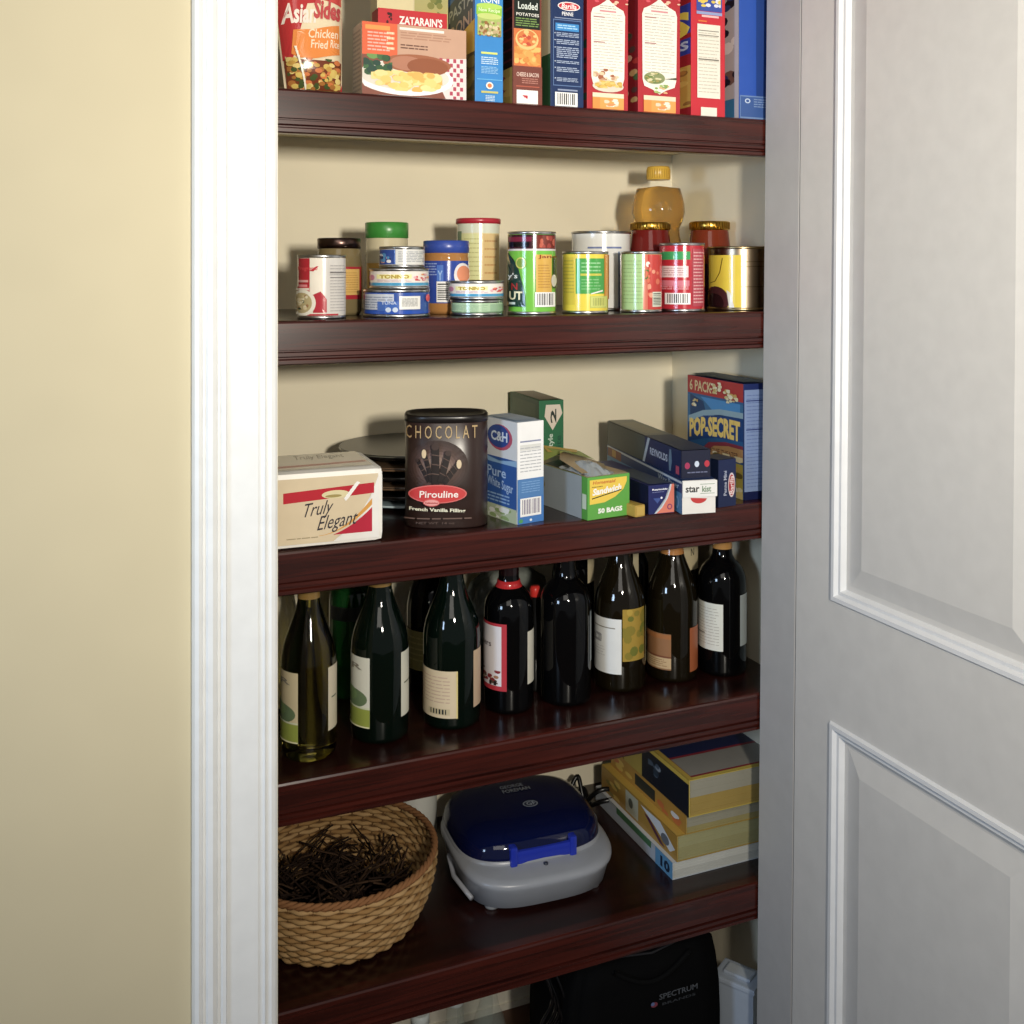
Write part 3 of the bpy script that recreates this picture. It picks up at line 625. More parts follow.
def d_rd(m, S):
    m.rect(S, -.2, 0, 1.2, 1, g('#c01c30')); m.rect(S, .02, .78, .68, .91, g('#2ca058')); m.rect(S, .06, .5, .64, .68, g('#e8d0d0')); m.lines(S, .1, .52, .6, .66, 4, g('#c09898'), 3); m.rect(S, .06, .36, .66, .45, g('#d87888')); m.lines(S, .08, .30, .64, .36, 2, g('#e8a0a8'), 4)
    m.bars(S, .14, .07, .68, .25, 10); m.rect(S, .72, .04, .95, .95, g('#b84050')); m.lines(S, .74, .08, .94, .92, 16, g('#e0a8a8'), 4, .35)
can('tomato_can', 'bright red can with a green stripe near its top', 'can', 659, 705, .065, 243, '#c01c30', d_rd)
jar('sauce_jar', 'red sauce jar with a gold lid in front of the oil bottle', 629, 671.5, .155, 222, 229.5, '#d8a828', '#6a140c', .9, lidk='metal', ridged=True)
def d_j4(m, S): m.rect(S, -.2, .0, 1.2, .78, g('#241428'))
jar('sauce_jar', 'brown sauce jar with a gold lid and dark label, near the right wall', 688, 731, .2, 221, 229.5, '#d8a828', '#7a2c10', .9, lidk='metal', ridged=True, draws=d_j4)
def d_big(m, S):
    m.rect(S, .03, 0, .52, .9, g('#e8cc10')); m.ell(S, .12, .1, .22, .26, g('#4a2428'), n=24); m.ell(S, .1, .06, .16, .18, g('#2c1418')); m.poly(S, [(.3, .3), (.36, .25), (.42, 0), (.34, 0)], g('#d8d0c0')); m.tube([S(.24, .85, .001), S(.2, .6, .001), (S(.13, .45, .001)), S(.06, .42, .001)], .0006, g('#5a4a10'), seg=5)
    for v in (.78, .7, .35): m.rect(S, .52, v, 1, v+.012, M('#6a5838', 'metal'))
can('large_food_can', 'big bare brass-coloured can with a yellow label, at the right end', 'can', 707, 773, .09, 246.5, '#94826a', d_big, rim='#b8a070', kind='metal')
# oil bottle: front profile by columns/rows from the photo
def oil():
    c, R, rot, zof = place_cyl(631, 686, .235)
    zz = lambda y: zof(y)-Z2
    rp = lambda w: R*w/27.5
    o = empty('oil_bottle', (c.x, c.y, Z2+.0004), rot, 'clear plastic bottle of golden cooking oil with a yellow cap', 'bottle')
    pr = [(0, 0), (rp(25), 0), (rp(27.5), .005), (rp(27.5), zz(262)), (rp(26), zz(250)), (rp(22), zz(236)), (rp(21.5), zz(228)), (rp(25), zz(220)), (rp(27.2), zz(212)), (rp(27), zz(204)), (rp(25), zz(195)), (rp(22.5), zz(187)), (rp(17), zz(182)), (rp(11.5), zz(178.5))]
    oilm = glass('golden_oil', '#d8a418', .04, .85, 1.25); oilm.node_tree.nodes['Principled BSDF'].inputs['Emission Strength'].default_value = 0
    m = MB(); m.lathe([(r*.97, max(z, .002)) for r, z in pr if z < zz(184)]+[(0, zz(184))], oilm, sy=.8); m.build('oil', o)
    m = MB(); m.lathe([(0, 0)]+pr[1:]+[(rp(10.5), zz(176))], film('clear_plastic', '#f4ecc8', .05), sy=.82)
    for k in range(5):
        z = zz(226-k*1); 
    m.build('bottle_shell', o)
    m = MB(); m.lathe([(rp(11), zz(178)), (rp(11.6), zz(177.5)), (rp(11.6), zz(166)), (rp(10.8), zz(164.5)), (0, zz(164.5))], M('#dfae10', 'plastic'))
    for i in range(30):
        a = 2*PI*i/30; m.tube([(rp(11.7)*math.cos(a), rp(11.7)*math.sin(a), zz(177)), (rp(11.7)*math.cos(a), rp(11.7)*math.sin(a), zz(167))], .0006, M('#dfae10', 'plastic'), seg=4)
    m.build('cap', o)
oil()
# ------------------------------------------------------------------ shelf 3
def frame_box(pFL, pFR, z):
    a = ground(*pFL, z); b = ground(*pFR, z); return a, (b-a).length, math.atan2(b.y-a.y, b.x-a.x)
def gbox(name, label, pFL, pFR, h_y, d, z, base, draw, faces=None, cat='box', bev=.0008, **k):
    a, w, r = frame_box(pFL, pFR, z); t = (ZC-z)*F/(pFL[1]-HY); h = ZC+(HY-h_y)/F*t-z
    return carton(name, label, cat, a.x, a.y, w, d, h, z, rot=r, faces=faces, base=base, draw=draw, bev=bev, **k)
# napkin pack
def napkins():
    a = ground(384, 541, Z3); b = ground(281, 551, Z3); r = math.atan2(a.y-b.y, a.x-b.x); t = (ZC-Z3)*F/(541-HY); h = ZC+(HY-467)/F*t-Z3
    w = (a-b).length+.05; d = .15
    u = Vector((math.cos(r), math.sin(r), 0)); o0 = a-u*w
    o = empty('napkin_pack', (o0.x, o0.y, Z3+.0005), r, 'plastic-wrapped pack of white napkins with red band, at the left end', 'napkins')
    m = MB(); m.box(0, 0, 0, w, d, h, M('#f2efe8', 'paper'), bev=.013)
    for i in range(9):
        z = h*(i+1)/10; m.box(w-.0003, .012, z, w+.0006, d-.012, z+.0012, M('#d8d4cc'))
    m.build('napkins', o)
    m = MB(); F_ = SF(w, h); T = ST(w, d, h); wl = .05/w; U = lambda s: wl+(1-wl)*s
    # wrap printed front
    m.rect(F_, .03, .06, .955, .92, M('#dfccaa', 'gloss')); m.poly(F_, [(U(.5), .06), (.96, .06), (.96, .9), (U(.88), .66), (U(.7), .25)], M('#f0ede8', 'gloss'))
    m.poly(F_, [(U(.02), .60), (U(.9), .66), (U(.9), .80), (U(.02), .74)], g('#c41c30'))
    pts = [(U(.38), .145)]+[(U(.38+.5*i/8), .15+.43*(i/8)**2.2) for i in range(9)]+[(U(.88), .14)]
    m.strip(F_, [(U(.36+.52*i/10), .145+.36*(i/10)**1.9) for i in range(11)], [(U(.36+.52*i/10), .15+.44*(i/10)**1.9) for i in range(11)], g('#e0a040'))
    m.strip(F_, [(U(.50+.38*i/8), .145) for i in range(9)], [(U(.50+.38*i/8), .15+.35*(.27+.73*i/8)**1.9-.03) for i in range(9)], g('#c41c3c'))
    m.ell(F_, U(.52), .68, .1, .055, g('#e4d8a8')); m.ell(F_, U(.5), .66, .06, .02, g('#a89858'))
    m.text(F_, 'Truly', U(.22), .35, U(.50), .58, g('#3c3840'), shear=.45, bold=.0, slope=.04); m.text(F_, 'Elegant', U(.34), .16, U(.74), .40, g('#3c3840'), shear=.45, bold=0, slope=.05)
    m.lines(F_, U(.05), .12, U(.35), .15, 1, g('#a89878'), 2)
    m.rect(T, .03, .12, .94, .9, M('#e6dcc8', 'gloss')); m.poly(T, [(U(0), .22), (U(.9), .30), (U(.9), .38), (U(.3), .33), (U(0), .32)], g('#b81c30'))
    m.text(T, 'Truly Elegant', U(.25), .55, U(.75), .82, g('#3a3438'), shear=.3, bold=0)
    for k in range(6): m.poly(F_, [(U(.60+k*.02), .62+k*.035), (U(.63+k*.02), .66+k*.035), (U(.66+k*.02), .64+k*.035), (U(.62+k*.02), .58+k*.035)], g('#fbfaf8'))
    m.build('printed_wrap', o)
napkins()
# stack of dark plates
def plates():
    pc = atY(414, 450, .24); 
    dy = .268; r0 = ray(413); t = (dy+PZ)/r0[1]; cx = r0[0]*t-.004; R = .122
    z = Z3+.0005
    cols = []
    top = ZC+(HY-446)/F*t
    n = 5; first = .010; step = (top-z-first)/n
    def plate(z, col, rim, label, grp, R, hh):
        m = MB(); m.lathe([(0, 0), (R*.62, 0), (R*.66, hh*.25), (R*.97, hh*.72), (R, hh*.86), (R*.99, hh*.97), (R*.95, hh*.9), (R*.66, hh*.5), (R*.6, hh*.42), (0, hh*.42)], M(col, 'gloss'), seg=56)
        m.lathe([(R*.9, hh*.5), (R*.985, hh*.62), (R*1.002, hh*.8), (R*.99, hh*.99)], M(rim, 'plastic'), seg=56)
        tag(m.build('dinner_plate', None, (cx, dy, z)), label, 'plate', grp)
    plate(z, '#c8d4d8', '#a8c0c8', 'pale blue plate at the very bottom of the plate stack', None, R*.98, first*.98)
    z += first
    for i in range(n):
        last = i == n-1
        plate(z, '#1c1a18' if not last else '#5c5c50', '#14110f' if i % 2 == 0 else '#6e543c', 'dark grey-green plate, topmost of the stack behind the napkins' if last else 'dark brown stoneware plate in the stack behind the napkins', None if last else 'dark plates in the stack', R, step*1.0 if not last else step*1.3)
        z += step
plates()
# chocolate wafer tin
def tin():
    c, R, rot, zof = place_cyl(405, 487.5, gy=532, z=Z3); h = zof(418)-Z3
    o = empty('wafer_tin', (c.x, c.y, Z3+.0005), rot, 'dark brown chocolate wafer tin with a red oval logo', 'tin')
    sq = .72; sy = .72
    br = M('#33231f', 'plastic')
    m = MB(); m.lathe([(0, 0), (R*.98, 0), (R, .002), (R, h*.93), (R*.985, h*.935)], br, seg=64, sy=sy, squ=sq); m.build('tin_body', o)
    m = MB(); m.lathe([(R*.985, h*.935), (R*1.012, h*.937), (R*1.012, h*.985), (R*.99, h), (R*.9, h), (R*.88, h-.003), (0, h-.003)], M('#1b1716', 'plastic'), seg=64, sy=sy, squ=sq); m.build('lid', o)
    def S(u, v, e):
        x = (2*u-1)*.999; # superellipse front
        # param: cos(a)^sq = x
        ca = abs(x)**(1/sq); sa = math.sqrt(max(0, 1-ca*ca))
        return (x*(R+e), -(R*sy)*(sa**sq)-e*1.5, v*h)
    S.cyl = 1
    m = MB(); m.step = .0003
    for k in range(7): m.ell(S, .40, .55, .36-k*.035, .235-k*.025, M(['#3a2924', '#43302b', '#4d3833', '#58423c', '#6e5650', '#806860', '#947c72'][k]), n=26); m.e -= .0002
    m.e += .0004
    m.text(S, 'C H O C O L A T', .03, .80, .86, .915, '#b89a68', bold=.0)
    for (x0, y0, x1, y1, r, tip) in ((.30, .42, .17, .61, .022, 0), (.34, .42, .255, .67, .026, 1), (.385, .4, .38, .735, .042, 0), (.44, .42, .52, .68, .034, 0), (.48, .42, .63, .585, .026, 1)):
        dx, dy_ = x1-x0, y1-y0; L = math.hypot(dx, dy_); nx, ny = -dy_/L*r, dx/L*r
        m.poly(S, [(x0-nx, y0-ny), (x0+nx, y0+ny), (x1+nx, y1+ny), (x1-nx, y1-ny)], '#1e120f'); 
        for q in (.25, .5, .75): m.poly(S, [(x0+dx*q-nx, y0+dy_*q-ny), (x0+dx*q+nx, y0+dy_*q+ny+.01), (x0+dx*q+nx, y0+dy_*q+ny+.018), (x0+dx*q-nx, y0+dy_*q-ny+.008)], '#5e463c')
        m.ell(S, x1, y1, r, r*.75 if not tip else .04, '#d8c098' if tip else '#3c2a24', n=14)
    m.ell(S, .41, .325, .30, .082, '#d8605c', n=30); m.ell(S, .41, .325, .285, .072, '#cc2c2c', n=30); m.ell(S, .35, .25, .085, .032, '#d8605c'); m.ell(S, .35, .25, .075, .025, '#e89a94')
    m.text(S, 'Pirouline', .23, .295, .62, .355, '#f6e8e0', shear=.05); m.text(S, 'DeBeukelaer', .29, .243, .42, .258, '#b82828')
    m.text(S, 'French Vanilla Filling', .13, .175, .69, .215, '#e0dcc0', bold=.03, slope=-.02); m.lines(S, .08, .10, .75, .125, 1, '#6a5248', 4); m.text(S, 'NET WT', .2, .065, .42, .085, '#5a463e'); m.text(S, '14 oz', .46, .065, .58, .085, '#5a463e')
    
    m.build('printed_label', o)
    return c
tin()
# small dark pan handle behind the tin
m = MB(); p0 = atY(407, 508, .2)
hx = atY(404, 440, .2); 
# sugar box
def d_sug(m, F_, L, T):
    m.rect(L, 0, .60, 1, 1, '#d8dce0'); m.rect(L, 0, .12, 1, .62, '#2a5aa4'); m.poly(L, [(0, .62), (.5, .58), (1, .62), (1, .56), (0, .56)], '#8ab4dc'); m.ell(L, .52, .82, .36, .13, '#c0506c'); m.ell(L, .48, .83, .32, .115, '#2c4c98'); m.text(L, 'C&H', .26, .78, .74, .88, '#d8e4f4', bold=.03)
    m.text(L, 'White Sugar', .15, .3, .9, .42, '#a8c4e8', slope=-.04); m.text(L, 'Pure', .15, .42, .7, .52, '#a8c4e8'); m.lines(L, .1, .16, .8, .26, 3, '#8ab0dc', 4); m.rect(L, 0, 0, 1, .14, '#b8c4a0'); m.blobs(L, .1, .01, .95, .13, 14, ['#d8dcc8', '#90a868', '#e8e8e0'], .12, .03, 3)
    m.rect(F_, .0, .44, 1, 1, '#f2f2f2'); m.rect(F_, .1, .80, .9, .815, '#8890b0'); m.rect(F_, .1, .72, .9, .775, '#dcdcd8'); m.lines(F_, .1, .5, .9, .76, 8, '#b4b6bc', 4, .3); m.rect(F_, .0, 0, 1, .44, '#4a80bc'); m.lines(F_, .15, .3, .85, .42, 5, '#7aa8d8', 4, .3); m.rect(F_, .0, 0, 1, .26, '#3a78c0')
    m.bars(F_, .1, .07, .9, .25, 11, fg='#6a5a80'); m.ell(F_, .12, .03, .08, .02, '#4a9a5a'); m.ell(F_, .5, .03, .05, .012, '#e0e8f0')
    m.rect(T, .1, .1, .9, .9, '#b4c4d4')
gbox('sugar_box', 'white and blue sugar box standing right of the chocolate tin', (517, 525), (543, 520.5), 423, .095, Z3, '#c4d0dc', d_sug, faces={'L': '#d8dce0', 'T': '#b8c8d8'})
# green box behind
def d_grn(m, F_, L, T):
    m.poly(F_, [(.28, .95), (.85, .95), (.95, .85), (.55, .66), (.22, .82)], '#d8cab8'); m.text(F_, '2', .46, .74, .7, .9, '#22302a', rot=90, bold=.03); m.text(F_, 'Cut Style', .36, .25, .62, .62, '#c8d8c8', rot=90); m.rect(F_, .0, .25, .14, .62, '#c03034'); m.text(F_, 'White', .68, .25, .9, .6, '#17503a', rot=90)
    m.rect(L, 0, 0, 1, 1, '#24503a'); m.rect(T, .08, .05, .9, .95, '#7a6a50'); m.rect(L, .1, .8, .9, .95, '#3a5a40')
a = atY(539, 460, .235); b = atY(563, 460, .235)
z_top = zy(539, 401, .235)
carton('pasta_box', 'dark green box standing behind the sugar box, showing the number 2', 'box', a.x, .235, b.x-a.x, .15, z_top-Z3, Z3, base='#1f6a42', draw=d_grn, rot=math.radians(-3))
# sandwich bag box
def bags():
    a, w, r = frame_box((587.5, 521), (632.5, 516), Z3); t = (ZC-Z3)*F/(521-HY); h = ZC+(HY-478)/F*t-Z3; d = .19
    r2 = r+math.radians(6)
    def dd(m, F_, L, T):
        m.poly(F_, [(.05, .93), (.93, .93), (.93, .82), (.85, .64), (.65, .48), (.4, .38), (.05, .36)], '#f2cc28'); m.text(F_, 'Homemaid', .12, .82, .66, .9, '#c84a1c', shear=.2); m.text(F_, 'Sandwich', .11, .56, .8, .72, '#f8f6f0', shear=.2, bold=.04, slope=.06); m.poly(F_, [(.1, .48), (.8, .62), (.8, .645), (.1, .505)], '#283820')
        m.lines(F_, .1, .74, .35, .78, 1, '#8a6a20', 4); m.text(F_, '50 BAGS', .24, .13, .82, .25, '#f0f4e8', bold=.05)
        m.rect(L, .12, .0, .92, 1, '#98a0a4'); m.rect(L, 0, 0, .12, 1, '#6a6034'); m.rect(L, .93, .25, .99, .6, '#c8d8c0'); m.poly(L, [(.1, 0), (.2, .0), (.35, .5), (.28, 1), (.1, 1)], '#8a7c50')
    o = carton('sandwich_bag_box', 'green and yellow sandwich bag box lying with its torn top open', 'box', a.x, a.y, w, d, h, Z3, rot=r2, base='#58a838', draw=dd, faces={'L': '#50a038', 'T': '#c8b088'})
    m = MB(); T = ST(w, d, h)
    m.poly(T, [(.0, .05), (1, .05), (1, 1), (0, 1)], '#b4986c'); m.poly(T, [(.02, .28), (.45, .33), (.75, .55), (.55, .8), (.05, .7)], '#3a3430')
    # torn flap, raised
    fl = [(0.0, .08*d, h), (.0, .42*d, h+.012), (.3*w, .62*d, h+.018), (.75*w, .9*d, h+.01), (w, .95*d, h), (w, .5*d, h), (w*.8, .25*d, h+.004), (.6*w, .1*d, h)]
    m.add([Vector(p)+Vector((0, 0, .004)) for p in fl], [tuple(range(len(fl)))], '#b8a078')
    m.add([(0, .7*d, h+.004), (0, .98*d, h+.006), (.3*w, .98*d, h+.02), (.95*w, .72*d, h+.014), (.9*w, .45*d, h+.008), (.4*w, .62*d, h+.02)], [(0, 1, 2, 5), (5, 2, 3, 4)], '#9cae4c')
    m.add([(.2*w, .75*d, h+.017), (.35*w, .95*d, h+.022), (.85*w, .7*d, h+.0175), (.7*w, .6*d, h+.0175)], [(0, 1, 2, 3)], '#d8b43c')
    m.build('flap', o)
    m = MB(); rd = random.Random(3); n = 9; vs = []; fs = []
    for j in range(n+1):
        for i in range(n+1):
            u = i/n; v = j/n; vs.append((.04*w+u*w*.7, d*(.02+.5*v), h-.002+.016*math.sin(u*PI)*math.sin(v*PI)+rd.uniform(0, .004)))
    for j in range(n):
        for i in range(n): k = j*(n+1)+i; fs.append((k, k+1, k+n+2, k+n+1))
    m.add(vs, fs, film('grey_bag_film', '#b0b8bc', .8, .2)); m.build('bag_film', o)
bags()
# navy small box
def d_nv(m, F_, L, T):
    m.poly(F_, [(1, 1), (.84, 1), (.8, .8), (.68, .5), (.45, .2), (.22, .02), (1, .02)], '#e07860'); m.poly(F_, [(.84, 1), (.8, .8), (.68, .5), (.45, .2), (.22, .02), (.3, .02), (.52, .2), (.74, .5), (.86, .8), (.9, 1)], '#c8d0d8')
    m.text(F_, 'Reynolds', .14, .80, .74, .88, '#f0f0f8', bold=.03); m.lines(F_, .14, .74, .6, .77, 1, '#8890c0', 3); m.poly(F_, [(.18, .55), (.5, .55), (.34, .36)], '#3c5498'); m.ell(F_, .5, .55, .04, .04, '#e8e8f8'); m.ell(F_, .82, .22, .1, .1, '#8a3a6a'); m.ell(F_, .82, .22, .06, .06, '#e07860')
    m.rect(L, .0, 0, 1, 1, '#161c3c'); m.rect(T, .1, .03, .9, .6, '#46505c')
gbox('plastic_wrap_box', 'small navy box with an orange swoosh lying end-on between bag and foil boxes', (648.5, 515), (674, 512.5), 486, .22, Z3, '#1c2460', d_nv)
a, w, r = frame_box((636, 518), (648, 516), Z3)
m = MB(); m.box(0, 0, 0, .02, .09, .019, M('#b89430'), bev=.003); m.rect(SF(.02, .019), .1, .15, .9, .85, '#c8a440')
tag(m.build('butter_carton', None, (a.x-.001, a.y, Z3+.0004), r), 'low mustard yellow carton tucked beside the sandwich bag box', 'carton')
# foil long boxes
A = ground(682, 514.5, Z3); B = ground(713, 509, Z3); r = math.atan2(B.y-A.y, B.x-A.x)
t = (ZC-Z3)*F/(514.5-HY); hL = ZC+(HY-481)/F*t-Z3; wl = (B-A).length*.84
far = ground(592, 463, Z3)
dv = Vector((far.x-A.x, far.y-A.y)); dl = min(dv.length, .34); 
rr = math.atan2(dv.y, dv.x)-PI/2
def d_f1(m, F_, L, T):
    m.rect(L, 0, .0, 1, .62, '#4a88b8'); m.rect(L, 0, .62, 1, 1, '#22447c'); m.rect(L, 0, .9, 1, .97, '#c8d4e0'); m.text(L, 'Wax Paper', .72, .66, .97, .88, '#b8cce4'); m.rect(L, .02, .62, .22, .92, '#8a4a2c'); m.rect(L, .08, .66, .14, .9, '#c8982c'); m.text(L, '200', .84, .1, .97, .5, '#80b0d8')
    m.rect(F_, 0, .0, 1, 1, '#e4e0da'); m.ell(F_, .5, .48, .25, .18, '#c83030', a0=PI, a1=2*PI, n=14); m.poly(T, [(0, 0), (1, 0), (1, 1), (0, 1)], '#203a6c')
dd1 = min(.36, (DEP-.006-A.y-wl*abs(math.sin(rr)))/math.cos(rr)); print('dd1', dd1, math.degrees(rr))
o = carton('wax_paper_box', 'long blue and white paper roll box under the black foil box', 'box', A.x, A.y, wl, dd1, hL, Z3, rot=rr, base='#284a80', draw=d_f1)
c, s = math.cos(rr), math.sin(rr)
def d_f2(m, F_, L, T):
    m.rect(L, .55, .0, 1, 1, '#14265a'); m.rect(L, 0, 0, .55, 1, '#46504c'); m.text(L, 'REYNOLDS', .62, .38, .84, .66, '#c0c8dc', bold=.03); m.poly(L, [(.52, 0), (.55, 0), (.62, 1), (.59, 1)], '#b8c4d0'); m.poly(L, [(.86, .1), (.88, .1), (.895, .5), (.885, .9), (.865, .9), (.855, .5)], '#6a84a0'); m.rect(L, .94, .1, .98, .4, '#c04868')
    m.rect(F_, 0, 0, 1, 1, '#1c2038'); m.ell(F_, .2, .45, .09, .12, '#a82c58'); m.ell(F_, .53, .5, .08, .11, '#c8d4e8'); m.ell(F_, .88, .5, .09, .12, '#c02c40'); m.lines(F_, .2, .15, .9, .25, 1, '#6a7090', 3); m.rect(T, 0, .0, 1, .45, '#20304c'); m.rect(T, 0, .45, 1, 1, '#77786a'); m.rect(T, .2, .5, .8, .9, '#8a8468')
h2 = (481-450)/F*t
carton('foil_box', 'long black and grey foil box lying on top of the blue paper box', 'box', A.x+c*.004-s*.012, A.y+s*.004+c*.012, wl*.88, dd1-.02, h2*.9, Z3+hL+.001, rot=rr+math.radians(1), base='#1c2038', draw=d_f2)
# starkist flap in front
m = MB(); m.box(0, -.0035, 0, wl*1.02, -.0015, .026, M('#e8e6e2'), bev=.0006); S_ = SF(wl*1.02, .026, -.0035); m.text(S_, 'star', .08, .3, .48, .68, '#202428', bold=.02); m.text(S_, 'kist', .56, .3, .82, .68, '#6a8a6a', bold=.02); m.rect(S_, .50, .2, .92, .23, '#6a8a6a'); m.rect(S_, .50, .77, .92, .8, '#6a8a6a')
tag(m.build('paper_label', None, (A.x, A.y, Z3+hL-.026), rr-math.radians(2)), 'white brand label stuck on the end of the paper roll box', 'label')
# barilla navy box
def d_b2(m, F_, L, T):
    m.ell(F_, .74, .45, .2, .26, '#d8c8cc', n=26); m.ell(F_, .74, .45, .16, .22, '#b82c38', n=26); m.text(F_, 'Barilla', .62, .26, .86, .64, '#f0e0e0', rot=90); m.text(F_, 'Penne Mini', .28, .24, .46, .76, '#b8c0d8', rot=90); m.rect(L, 0, 0, 1, 1, '#14203e'); m.rect(T, 0, 0, 1, 1, '#28324c')
gbox('pasta_box', 'short navy pasta box in front of the popcorn box', (718.5, 508), (736, 505.5), 460.5, .045, Z3, '#1c2850', d_b2)
# popcorn box
def d_pop(m, F_, L, T):
    m.rect(L, 0, 0, 1, 1, '#1f5a90'); m.rect(L, 0, .5, 1, .82, '#2a6a98'); m.rect(L, 0, .84, 1, 1, '#b02c30'); m.text(L, '6 PACK', .04, .865, .45, .965, '#d8c490', bold=.02)
    m.poly(L, [(.05, .83), (.3, .78), (.35, .68), (.05, .6)], '#14406c'); m.poly(L, [(.25, .82), (.95, .82), (.95, .72), (.5, .7)], '#3a8ac8')
    m.poly(L, [(0.02, .62), (.3, .70), (.6, .74), (1, .75), (1, .70), (.6, .69), (.3, .64), (.02, .55)], '#88a8b8'); m.poly(L, [(0.02, .38), (.02, .56), (.3, .65), (.65, .69), (1, .70), (1, .5), (.6, .48), (.3, .44)], '#15407c')
    m.text(L, 'POP-SECRET', .04, .42, .95, .60, '#ecc85c', bold=.05, arc=.025, slope=.07)
    m.poly(L, [(.2, .3), (.4, .42), (.7, .46), (1, .46), (1, .38), (.6, .36)], '#8c3448'); m.poly(L, [(.3, .3), (.5, .40), (.75, .43), (1, .43), (1, .32), (.5, .28)], '#b88c58'); m.text(L, 'MOVIE THEATER', .4, .33, .92, .38, '#6a4838', slope=.01)
    m.rect(L, .4, 0, 1, .3, '#b0a038'); m.blobs(L, .35, .0, 1, .36, 40, ['#e0d4a8', '#d8c070', '#e8e0c0', '#b89a40', '#6a5a20'], .08, .03, 4, False); m.rect(L, 0, 0, .4, .3, '#1c4a7c')
    for cu, cv in ((.14, .76), (.5, .91), (.58, .93), (.72, .88), (.86, .87), (.78, .85)): m.blobs(L, cu-.06, cv-.04, cu+.07, cv+.05, 7, ['#e0d4a8', '#d0bc80', '#e8e0c0', '#c8a050'], .035, .018, int(cu*50))
    m.rect(F_, .0, .07, .78, .95, '#7a90bc'); m.lines(F_, .08, .1, .74, .92, 26, '#5a70a4', 4, .22); m.rect(F_, .06, .85, .76, .86, '#2c3c78'); m.rect(F_, .06, .6, .76, .61, '#2c3c78'); m.rect(F_, 0, 0, 1, .07, '#101a48'); m.rect(F_, .82, 0, 1, 1, '#101a48'); m.rect(T, .05, .02, .95, .98, '#33485a')
X0 = fx(743.5, .025); t = (.025+PZ)/ray(743)[1]
hp = ZC+(HY-384.5)/F*t-Z3
dpop = 0
for k in range(400):
    d_ = k*.001
    p = Vector((X0, .025+d_)); # column of that point
    rel = Vector((p.x, p.y+PZ)); X_ = rel.x*CC-rel.y*SS; Zz = rel.x*SS+rel.y*CC
    if 512+F*X_/Zz <= 688: dpop = d_; break
carton('popcorn_box', 'popcorn box with blue and red artwork standing at the right end', 'box', X0, .025, .055, dpop, hp, Z3, base='#1a2a64', draw=d_pop)

# ------------------------------------------------------------------ wine bottles
BUR = [(0, .006), (.6, .004), (.88, 0), (.97, .01), (1, .03), (1, .46), (.975, .495), (.91, .54), (.81, .582), (.705, .622), (.59, .663), (.485, .707), (.415, .755), (.38, .80), (.362, .86), (.355, .935)]
BOR = [(0, .006), (.6, .004), (.9, 0), (.98, .01), (1, .03), (1, .525), (.985, .55), (.94, .58), (.84, .612), (.68, .64), (.52, .662), (.43, .69), (.395, .73), (.385, .83), (.375, .935)]
def bottle(label, xa, xb, gy, prof, mat, foil, labels, name='wine_bottle', h=.297, center=None, z=None):
    z = Z4 if z is None else z
    if center: c, R, rot = center; 
    else: c, R, rot, zof = place_cyl(xa, xb, gy=gy, z=Z4)
    R = min(R, .045)
    o = empty(name, (c.x, c.y, z+.0005), rot, label, 'bottle')
    pr = [(r*R, zz*h) for r, zz in prof]
    m = MB(); m.lathe(pr+[(.40*R, h*.936), (.41*R, h*.985), (.36*R, h), (0, h)], mat, seg=48); m.build('glass_body', o)
    def rf(zq):
        for (r0, z0), (r1, z1) in zip(pr, pr[1:]):
            if z0 <= zq <= z1 and z1 > z0: return r0+(r1-r0)*(zq-z0)/(z1-z0)
        return pr[-1][0]
    if foil:
        fc, f0 = foil
        zs = [f0+(h*.935-f0)*i/6 for i in range(7)]
        m = MB(); m.lathe([(rf(q)+.0006, q) for q in zs]+[(.42*R, h*.938), (.43*R, h*.985), (.38*R, h+.001), (0, h+.001)], M(fc, 'gloss')); m.build('foil_capsule', o)
    tf = math.hypot(c.x, c.y+PZ)-R
    ms = math.hypot(*ray((xa+xb)/2)) if xa else 1
    zof2 = lambda y: ZC+(HY-y)/F*tf/ms-z
    for (s0, s1, y0, y1, col, dr) in labels:
        aa = lambda s: math.asin(max(-1, min(1, 2*s-1))) if 0 <= s <= 1 else (-PI/2+s*3 if s < 0 else PI/2+(s-1)*3)
        z1_, z0_ = zof2(y0), zof2(y1)
        S = SA(R, z0_, z1_, aa(s0), aa(s1)); m = MB(); m.rect(S, 0, 0, 1, 1, M(col, 'paper'), nx=16)
        if dr: dr(m, S)
        m.build('bottle_label', o)
    return o
OL = M('#141a0c', 'bottle')
def bglass(name, c1, c2, tr):
    m = glass(name, c2, .04, tr); return m
olive = bglass('olive_glass', '', '#a89e34', 1.0); dark = bglass('dark_green_glass', '', '#04100a', .05); black = M('#060607', 'bottle'); brownish = bglass('brown_glass', '', '#181206', .15)
def d_tree(m, S):
    m.rect(S, 0, .0, 1, .26, '#9aa83c'); m.ell(S, .62, .4, .33, .13, '#68805a'); m.ell(S, .5, .45, .22, .1, '#74905c'); m.rect(S, .1, .27, 1, .29, '#d8e0c0'); m.text(S, 'R', .55, .82, .85, .9, '#8a8478'); m.rect(S, 0, 0, 1, .02, '#f0ecc0')
bottle('olive green white-wine bottle with a tree label, nearest the door casing', 281, 336.5, 764, BUR, olive, ('#8f6e30', .228), [(-.25, .31, 674, 744, '#d8c8a0', d_tree), (.84, 1.3, 672, 736, '#d8ccb0', lambda m, S: m.rect(S, .1, .5, .3, .52, '#4a5a40'))])
bottle('dark wine bottle with a green tree label, second from the casing', 351, 408.5, 746, BUR, dark, ('#8f6e30', .228), [(-.2, .33, 659, 729, '#dfe0d4', d_tree), (.86, 1.3, 657, 722, '#dcdccc', lambda m, S: m.rect(S, .1, .5, .4, .52, '#4a5a40'))])
